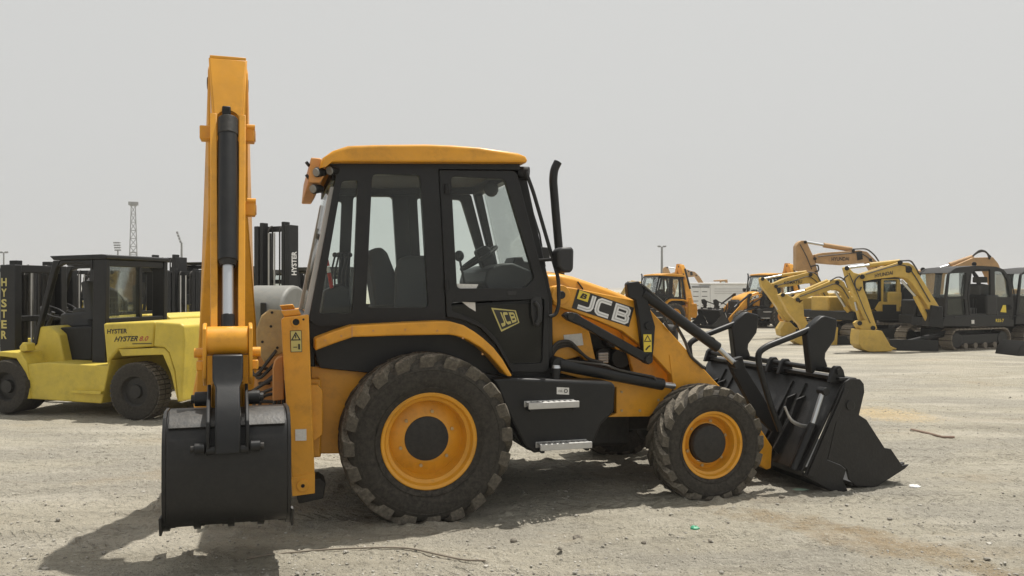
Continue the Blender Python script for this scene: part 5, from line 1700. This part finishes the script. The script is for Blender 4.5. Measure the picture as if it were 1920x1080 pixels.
# --- the one lettered KOMATSU, behind
E3 = Frame(10.9, 29.2, 12)
e3 = E3.root('excavator')
tag(e3, 'yellow excavator with bent arm pointing left, leftmost of the excavators, black letters on its boom', 'excavator', XG)
excavator_base(e3, 'exc_yellow', 'exc_dark', s=1.0)
FB3 = Frame(11.5, 28.7, 0)
arm_on(e3, E3, FB3, .34,
       [(1449, 532), (1472, 522), (1512, 511), (1524, 511), (1533, 519), (1560, 560), (1590, 600), (1575, 606), (1545, 560), (1528, 531), (1509, 532), (1482, 537), (1452, 540)],
       [(1426, 523), (1429, 520), (1433, 520), (1456, 541), (1460, 553), (1476, 580), (1490, 604), (1482, 608), (1472, 597), (1443, 555), (1429, 537)],
       [(1463, 618), (1472, 604), (1482, 604), (1493, 615), (1492, 626), (1478, 634), (1466, 630)], 'exc_yellow',
       [((1512, 510), (1466, 516), (1430, 523), .06), ((1470, 600), (1458, 580), (1444, 556), .05)],
       ('KOMATSU', [(1470, 533.5), (1504, 531), (1504, 525), (1470, 527.5)]), .6)
hose_on(e3, E3, FB3, [(1515, 510), (1530, 512), (1538, 526), (1546, 545)], .34)
holed(E3, round_poly([(1584, 596), (1586, 548), (1592, 540), (1620, 540), (1620, 596)], 3), [round_poly([(1588, 575), (1590, 546), (1615, 545), (1615, 576)], 2)], .05, .12).build('cab_frame', 'exc_dark', e3, .01)
E3.plate([(1588, 575), (1590, 546), (1615, 545), (1615, 576)], .08, .088).build('pane', 'glass_dusty', e3)
E3.plate([(1586, 540), (1622, 538), (1622, 543), (1588, 545)], .0, 1.0).build('cab_roof', 'exc_yellow', e3, .02)

# --- big orange ones at the back
E4 = Frame(15.6, 33.5, 14)
e4 = E4.root('excavator')
tag(e4, 'orange excavator with the highest raised boom, black letters on it, behind the yellow excavators', 'excavator', XG)
excavator_base(e4, 'exc_orange', 'exc_dark', s=1.12)
FB4 = Frame(14.0, 33.0, 0)
arm_on(e4, E4, FB4, .45,
       [(1528, 478), (1542, 474), (1611, 469), (1626, 472), (1646, 492), (1700, 575), (1685, 582), (1637, 507), (1628, 492), (1581, 497), (1531, 493)],
       [(1493, 462), (1497, 455), (1503, 451), (1512, 451), (1518, 465), (1524, 478), (1529, 492), (1534, 512), (1541, 560), (1532, 562), (1519, 512), (1500, 508), (1493, 506)],
       None, 'exc_orange',
       [((1597, 468), (1544, 459.5), (1512, 454), .10)],
       ('HYUNDAI', [(1559, 489.5), (1592, 488.5), (1592, 481.5), (1559, 482.5)]))
hose_on(e4, E4, FB4, [(1600, 467), (1625, 466), (1640, 478), (1650, 494)], .45, .03)
hose_on(e4, E4, FB4, [(1520, 500), (1534, 496), (1535, 508), (1528, 510)], .45, .03)
c4 = holed(E4, round_poly([(1716, 590), (1719, 512), (1724, 507), (1744, 506), (1748, 512), (1750, 590)], 3), [round_poly([(1722, 556), (1724, 514), (1740, 513), (1742, 556)], 2)], .05, .13).build('cab_frame', 'exc_orange', e4, .01)
E4.plate([(1722, 556), (1724, 514), (1740, 513), (1742, 556)], .08, .088).build('pane', 'glass_dusty', e4)
E4.plate([(1717, 508), (1748, 505), (1749, 511), (1719, 513)], .0, 1.2).build('cab_roof', 'exc_orange', e4, .02)

E5 = Frame(18.6, 31.0, 16)
e5 = E5.root('excavator')
tag(e5, 'orange excavator whose boom and hoses rise behind the black cab excavator', 'excavator', XG)
excavator_base(e5, 'exc_orange', 'exc_dark', s=1.1)
FB5 = Frame(17.0, 30.0, 0)
arm_on(e5, E5, FB5, .42,
       [(1770, 506), (1800, 494), (1825, 483), (1862, 482), (1872, 494), (1900, 560), (1880, 566), (1850, 502), (1800, 506), (1775, 514)],
       [(1744, 512), (1752, 506), (1775, 508), (1772, 520), (1764, 600), (1746, 600), (1748, 560)],
       None, 'exc_orange', [((1824, 482), (1780, 497), (1728, 514), .09)])
hose_on(e5, E5, FB5, [(1824, 480), (1832, 474), (1846, 470), (1858, 482)], .42, .03)
hose_on(e5, E5, FB5, [(1826, 478), (1838, 468), (1850, 472), (1856, 486)], .42, .03)

for root_, base_, fr_, pts_, w_, r_ in (
        (e1, E1, EB, [(1624, 514), (1660, 503), (1686, 496), (1702, 499), (1716, 518), (1744, 566)], .3, .016),
        (e1, E1, EB, [(1592, 512), (1606, 545), (1622, 585), (1632, 606)], .3, .014),
        (e2, E2, FB2, [(1500, 556), (1540, 541), (1566, 531), (1578, 537), (1592, 560)], .32, .016),
        (e3, E3, FB3, [(1455, 536), (1490, 526), (1516, 517), (1530, 526), (1548, 556)], .34, .016),
        (e4, E4, FB4, [(1534, 481), (1580, 476), (1612, 473), (1630, 484), (1650, 510)], .45, .02),
        (e4, E4, FB4, [(1500, 458), (1512, 480), (1522, 505)], .45, .02)):
    hose_on(root_, base_, fr_, pts_, w_, r_)
for root_, base_, fr_, pins_, w_, pm_ in (
        (e1, E1, EB, [(1588, 503), (1617, 519), (1757, 579), (1637, 615), (1688, 492), (1612, 606)], .3, 'exc_dark'),
        (e2, E2, FB2, [(1468, 553), (1496, 562), (1512, 626), (1570, 530)], .32, 'exc_dark'),
        (e3, E3, FB3, [(1430, 523), (1455, 537), (1484, 604), (1520, 515)], .34, 'exc_dark'),
        (e4, E4, FB4, [(1510, 454), (1528, 485), (1600, 470), (1632, 487)], .45, 'exc_dark')):
    rl_ = Rel(fr_, base_)
    for u, v in pins_:
        MB().cyl(rl_.p(u, v, -w_ / 2 - .05), rl_.p(u, v, w_ / 2 + .05), .065, n=14).build('pivot_pin', pm_, root_, .01)
rl_ = Rel(FB4, E4)
rl_.plate([(1606, 472), (1616, 471), (1618, 486), (1608, 488)], -.26, -.235).build('boom_gusset', 'exc_dark', e4)
for fr_, root_, pts_ in ((E1, e1, [(1899, 600), (1903, 560), (1895, 515)]), (E1, e1, [(1818, 590), (1814, 555), (1819, 515)]), (E2, e2, [(1692, 590), (1694, 540), (1704, 536), (1730, 538)])):
    MB().tube(smooth_path([fr_.p(u, v, -.03) for u, v in pts_], .1), .018, 6).build('hand_rail', 'exc_dark', root_)
# --- black machine cut by the right picture edge: same make as the small dark one
e6 = copy_tree(e1, skip=('boom', 'stick', 'bucket', 'bucket_link', 'ram', 'hose', 'boom_lamp', 'swing_post', 'dozer_blade', 'blade_arm', 'yellow_sticker'))
e6.location = (15.55, 24.3, 0)
e6.rotation_euler = (0, 0, R(22))
tag(e6, 'black excavator body cut off by the right edge of the picture', 'excavator', XG)

e7 = copy_tree(e4, skip=('hose',))
e7.location = ((1345 - 960) / FPX * 74 - 1.2, 74, 0)
tag(e7, 'small far orange excavator whose top shows above the white cabin', 'excavator', XG)
e8 = copy_tree(e3, skip=('hose',))
e8.location = ((1172 - 960) / FPX * 66, 66, 0)
e8.rotation_euler = (0, 0, R(160))
tag(e8, 'small far yellow excavator just above the nearest hood', 'excavator', XG)
# loose bucket at the right edge
Fb = Frame((1925 - 960) / FPX * 21.3, 21.3, 10)
lb = Fb.root('loose_bucket')
tag(lb, 'black steel bucket on the ground at the right picture edge', 'bucket')
sheet(Fb.pts([(1922, 640), (1912, 655), (1909, 667), (1930, 667), (1955, 664)], 0), .02, .02, .78).build('shell', 'steel_plate', lb, .003)
for y in (0, .78):
    MB().prism([(p.x, y, p.z) for p in Fb.pts([(1922, 640), (1912, 655), (1909, 667), (1930, 667), (1955, 664), (1950, 650)], 0)], (0, .02, 0)).build('side_plate', 'steel_plate', lb, .003)

# ------------------------------------------------------------------ more backhoe loaders further back
BG = 'backhoe loaders parked in the background'
def far_backhoe(u, Y, yaw, sc, label):
    o = copy_tree(BH, skip=('hose', 'lever', 'lever_knob', 'wheel_nut', 'spring', 'logo_inline', 'guard_bolt', 'bolt', 'tread_bar', 'label_print', 'warning_mark', 'warning_figure', 'warning_triangle'))
    X = (u - 960) / FPX * Y
    t = R(yaw)
    lx, ly = .4 * sc, W0 / 2 * sc
    o.location = (X - (lx * math.cos(t) - ly * math.sin(t)), Y - (lx * math.sin(t) + ly * math.cos(t)), 0)
    o.rotation_euler = (0, 0, t)
    o.scale = (sc,) * 3
    tag(o, label, 'backhoe loader', BG)
far_backhoe(1236, 38.0, 203, .84, 'distant amber backhoe loader showing its cab right of the nearest hood')
far_backhoe(1437, 37.0, 196, .84, 'distant amber backhoe loader with black shovel facing left, before the white cabin')

# white cabin
WC = empty('site_cabin', ((1350 - 960) / FPX * 45, 45, 0), R(4))
tag(WC, 'white steel cabin with panelled doors standing behind the distant loaders', 'cabin')
MB().box((.62, 1.1, 1.12), (2.36, 2.2, 1.74)).build('body', 'concrete', WC, .03)
MB().box((-1.12, 1.1, 1.10), (1.1, 2.24, 1.70)).build('service_end', 'concrete', WC, .03)
MB().box((.05, 1.1, 2.04), (3.6, 2.3, .10)).build('roof', 'white', WC, .03)
for k in range(2):
    x = -1.40 + .5 * k
    dr = MB().box((x, -.03, 1.1), (.46, .03, 1.5)).build('door', 'concrete', WC, .008)
    for q in range(5):
        MB().box((x, -.052, .55 + .26 * q), (.30, .012, .03)).build('louvre', 'black_worn', dr)
for z in (1.75, 1.62, 1.50):
    MB().box((.68, -.008, z), (2.0, .02, .03)).build('trim_strip', 'grey_letter', WC)
MB().box((-1.12, -.03, 1.86), (1.0, .04, .10)).build('vent', 'pole', WC)
for x in (-1.4, 1.5):
    for y in (.2, 2.0):
        MB().box((x, y, .13), (.2, .2, .26)).build('foot', 'black_worn', WC)

# ------------------------------------------------------------------ light masts, lattice tower, far ridge
PG = 'floodlight masts on the horizon'
def pole_at(u, Y, vtop, label, kind, r=.09):
    X = (u - 960) / FPX * Y
    h = CAM_H + (540 - vtop) / FPX * Y
    e = empty('floodlight_mast', (X, Y, 0))
    tag(e, label, 'light mast', PG)
    MB().cyl((0, 0, 0), (0, 0, h), r * 1.3, r * .8, 10).build('pole', 'pole', e)
    k = Y / FPX
    if kind == 'panel':          # tilted bank seen side on
        for q in range(4):
            z0 = h + (2 + 5.5 * q) * k
            MB().box((-(2 + 2 * q) * k, 0, z0), (3.2 * k, 2.5 * k, 4.6 * k), Matrix.Rotation(R(-20), 3, 'Y')).build('lamp_head', 'pole', e)
    elif kind == 'bank':
        for r_ in range(4):
            MB().cyl((-6 * k, 0, h + (1 + 4.6 * r_) * k), (6 * k, 0, h + (1 + 4.6 * r_) * k), .5 * k, n=6).build('rail', 'pole', e)
            for q in range(4):
                MB().box(((-4.6 + 3 * q - r_ * .8) * k, 0, h + (1 + 4.6 * r_) * k), (2.4 * k, 2 * k, 2.6 * k)).build('lamp_head', 'pole', e)
    else:
        MB().cyl((-6 * k, 0, h), (6 * k, 0, h), .7 * k, n=6).build('cross_arm', 'pole', e)
        for x in (-6.5, -3.5, 3.5, 6.5):
            MB().box((x * k, 0, h + 1.0 * k), (3.2 * k, 2 * k, 2.6 * k), Matrix.Rotation(R(25 if x < 0 else -25), 3, 'Y')).build('lamp_head', 'pole', e)
pole_at(340.5, 70, 455, 'tall floodlight mast with a tilted lamp panel, left of the digging arm', 'panel', .10)
pole_at(221, 110, 470, 'floodlight mast with rows of lamps above the nearest forklift roof', 'bank', .12)
pole_at(1241, 85, 463, 'twin-headed lamp post above the distant loader cab on the right', 'twin', .13)
pole_at(7, 90, 474, 'lamp post at the left picture edge', 'twin', .09)
pole_at(20, 160, 498, 'small far lamp post just right of the one at the left edge', 'twin', .09)

def lattice():
    Y = 190.0
    k = Y / FPX
    X = (250 - 960) * k
    h = CAM_H + (540 - 386) * k
    e = empty('lattice_tower', (X, Y, 0), R(25))
    tag(e, 'lattice steel tower with lamp platform on the hazy horizon', 'tower')
    b, t = 8.5 * k, 3.6 * k
    corners = [(-1, -1), (1, -1), (1, 1), (-1, 1)]
    for sx, sy in corners:
        MB().cyl((sx * b, sy * b, 0), (sx * t, sy * t, h), .13, .10, 6).build('leg', 'pole', e)
    br = MB()
    n = 11
    for i in range(n):
        z0, z1 = h * i / n, h * (i + 1) / n
        w0, w1 = b + (t - b) * i / n, b + (t - b) * (i + 1) / n
        for q in range(4):
            a, c = corners[q], corners[(q + 1) % 4]
            br.cyl((a[0] * w0, a[1] * w0, z0), (c[0] * w1, c[1] * w1, z1), .06, n=5)
            br.cyl((c[0] * w0, c[1] * w0, z0), (a[0] * w1, a[1] * w1, z1), .06, n=5)
            br.cyl((a[0] * w1, a[1] * w1, z1), (c[0] * w1, c[1] * w1, z1), .06, n=5)
    br.build('bracing', 'pole', e)
    MB().box((0, 0, h + .1), (t * 3.4, t * 3.4, .25)).build('platform', 'pole', e)
    for sx in (-1, 0, 1):
        for sy in (-1, 1):
            MB().box((sx * t * 1.4, sy * t * 1.5, h + .55), (.9, .5, .7)).build('lamp_head', 'pole', e)
    MB().box((0, 0, h * .48), (b * 1.5, b * 1.5, .25)).build('platform', 'pole', e)
lattice()

def ridge():
    mb = MB()
    xs = np.linspace(-900, 700, 90)
    pr = []
    for x in xs:
        z = 6 + 10 * max(0, mnoise.noise((x * .006, 1.5, 0)) + .35) + 2.2 * mnoise.noise((x * .05, 0, 3))
        pr.append(z * float(np.interp(x, (-250, -60), (1.0, .12))))
    vs = []
    for x, z in zip(xs, pr):
        vs += [(x, 900, -2), (x, 930, max(2, z)), (x, 1050, -2)]
    fs = []
    for i in range(len(xs) - 1):
        a, b = i * 3, i * 3 + 3
        fs += [(a, b, b + 1, a + 1), (a + 1, b + 1, b + 2, a + 2)]
    m = paint('far_desert', (.30, .27, .22), .95, .2, .15, scale=.05, bump=0)
    structure(mb.add(vs, fs).build('far_ridge', m))
ridge()

# ------------------------------------------------------------------ things lying about
def gpt(u, v, dz=0.0):
    Y = CAM_H * FPX / (v - 540)
    X = (u - 960) / FPX * Y
    return Vector((X, Y, ground_z(X, Y) + dz))
wire = [gpt(u, v, .012) for u, v in ((462, 1051), (500, 1044), (560, 1036), (640, 1030), (720, 1028), (770, 1031), (820, 1042), (870, 1051), (910, 1059))]
m_st = paint('weathered_rod', (.20, .17, .135), .8, .4, .2)
tag(MB().tube(smooth_path(wire, .2), .0065, 7).build('bent_rod', m_st), 'long thin bent rod lying on the sand in front of the rear wheel', 'rod')
stk = [gpt(u, v, .012) for u, v in ((1708, 808), (1740, 814), (1768, 820), (1790, 822))]
tag(MB().tube(stk, [.012, .016, .014, .018], 7).build('wooden_stick', paint('dry_wood', (.24, .16, .12), .85, .3, .2)), 'short brown stick on the ground right of the clam shovel', 'stick')
def crumple(name, c, size, mat, label, cat, seed):
    rr = random.Random(seed)
    mb = MB()
    mb.ball((0, 0, 0), 1.0, 12)
    vs = []
    for x, y, z in mb.v:
        k = 1 + .35 * mnoise.noise((x * 2 + seed, y * 2, z * 2)) + .12 * (rr.random() - .5)
        vs.append((c.x + x * size[0] * k, c.y + y * size[1] * k, c.z + max(-.2, z) * size[2] * k))
    mb.v = vs
    return tag(mb.build(name, mat, None, 0, angle=20), label, cat)
m_white = paint('white_foam', (.75, .75, .73), .6, .1, .05)
m_green = paint('green_plastic', (.03, .30, .16), .45, .15, .2)
m_pale = paint('pale_green_plastic', (.30, .42, .33), .5, .2, .2)
crumple('foam_plate', gpt(1715, 914), (.05, .05, .02), m_white, 'crumpled white plate on the ground right of the shovel tip', 'plate', 3)
crumple('plastic_scrap', gpt(1303, 996), (.035, .03, .025), m_green, 'small bright green plastic scrap on the sand in the foreground', 'scrap', 5)
crumple('plastic_sheet', gpt(1500, 917), (.08, .03, .012), m_pale, 'pale green plastic scrap in the shadow below the clam shovel', 'scrap', 9)
m_rock = paint('dark_stone', (.17, .155, .13), .9, .3, .3, scale=30)
SG = 'larger loose stones on the foreground sand'
for i, (u, v, s_, wh) in enumerate(((1083, 1011, .030, 'right of the rear wheel shadow, darkest stone in the foreground'), (963, 1016, .022, 'below the machine shadow between the wheels'), (1207, 1018, .016, 'left of the green scrap'), (1050, 1036, .016, 'below the darkest foreground stone'), (1466, 932, .022, 'under the clam shovel edge'), (1332, 1018, .014, 'just below right of the green scrap'))):
    crumple('stone', gpt(u, v, s_ * .3), (s_ * 1.2, s_, s_ * .9), m_rock, 'small dark stone ' + wh, 'stone', 20 + i)['group'] = SG

# ------------------------------------------------------------------ dusty air
hz = MB().box((0, 480, 9.8), (2300, 1300, 26)).build('haze', None)
hz['kind'] = 'stuff'
hm = bpy.data.materials.new('dusty_air')
hm.use_nodes = True
hn = hm.node_tree
hn.nodes.remove(hn.nodes['Principled BSDF'])
pv_ = hn.nodes.new('ShaderNodeVolumePrincipled')
pv_.inputs['Color'].default_value = (.93, .92, .90, 1)
pv_.inputs['Density'].default_value = .0009
pv_.inputs['Anisotropy'].default_value = .2
hn.links.new(pv_.outputs[0], hn.nodes['Material Output'].inputs['Volume'])
hz.data.materials.append(hm)
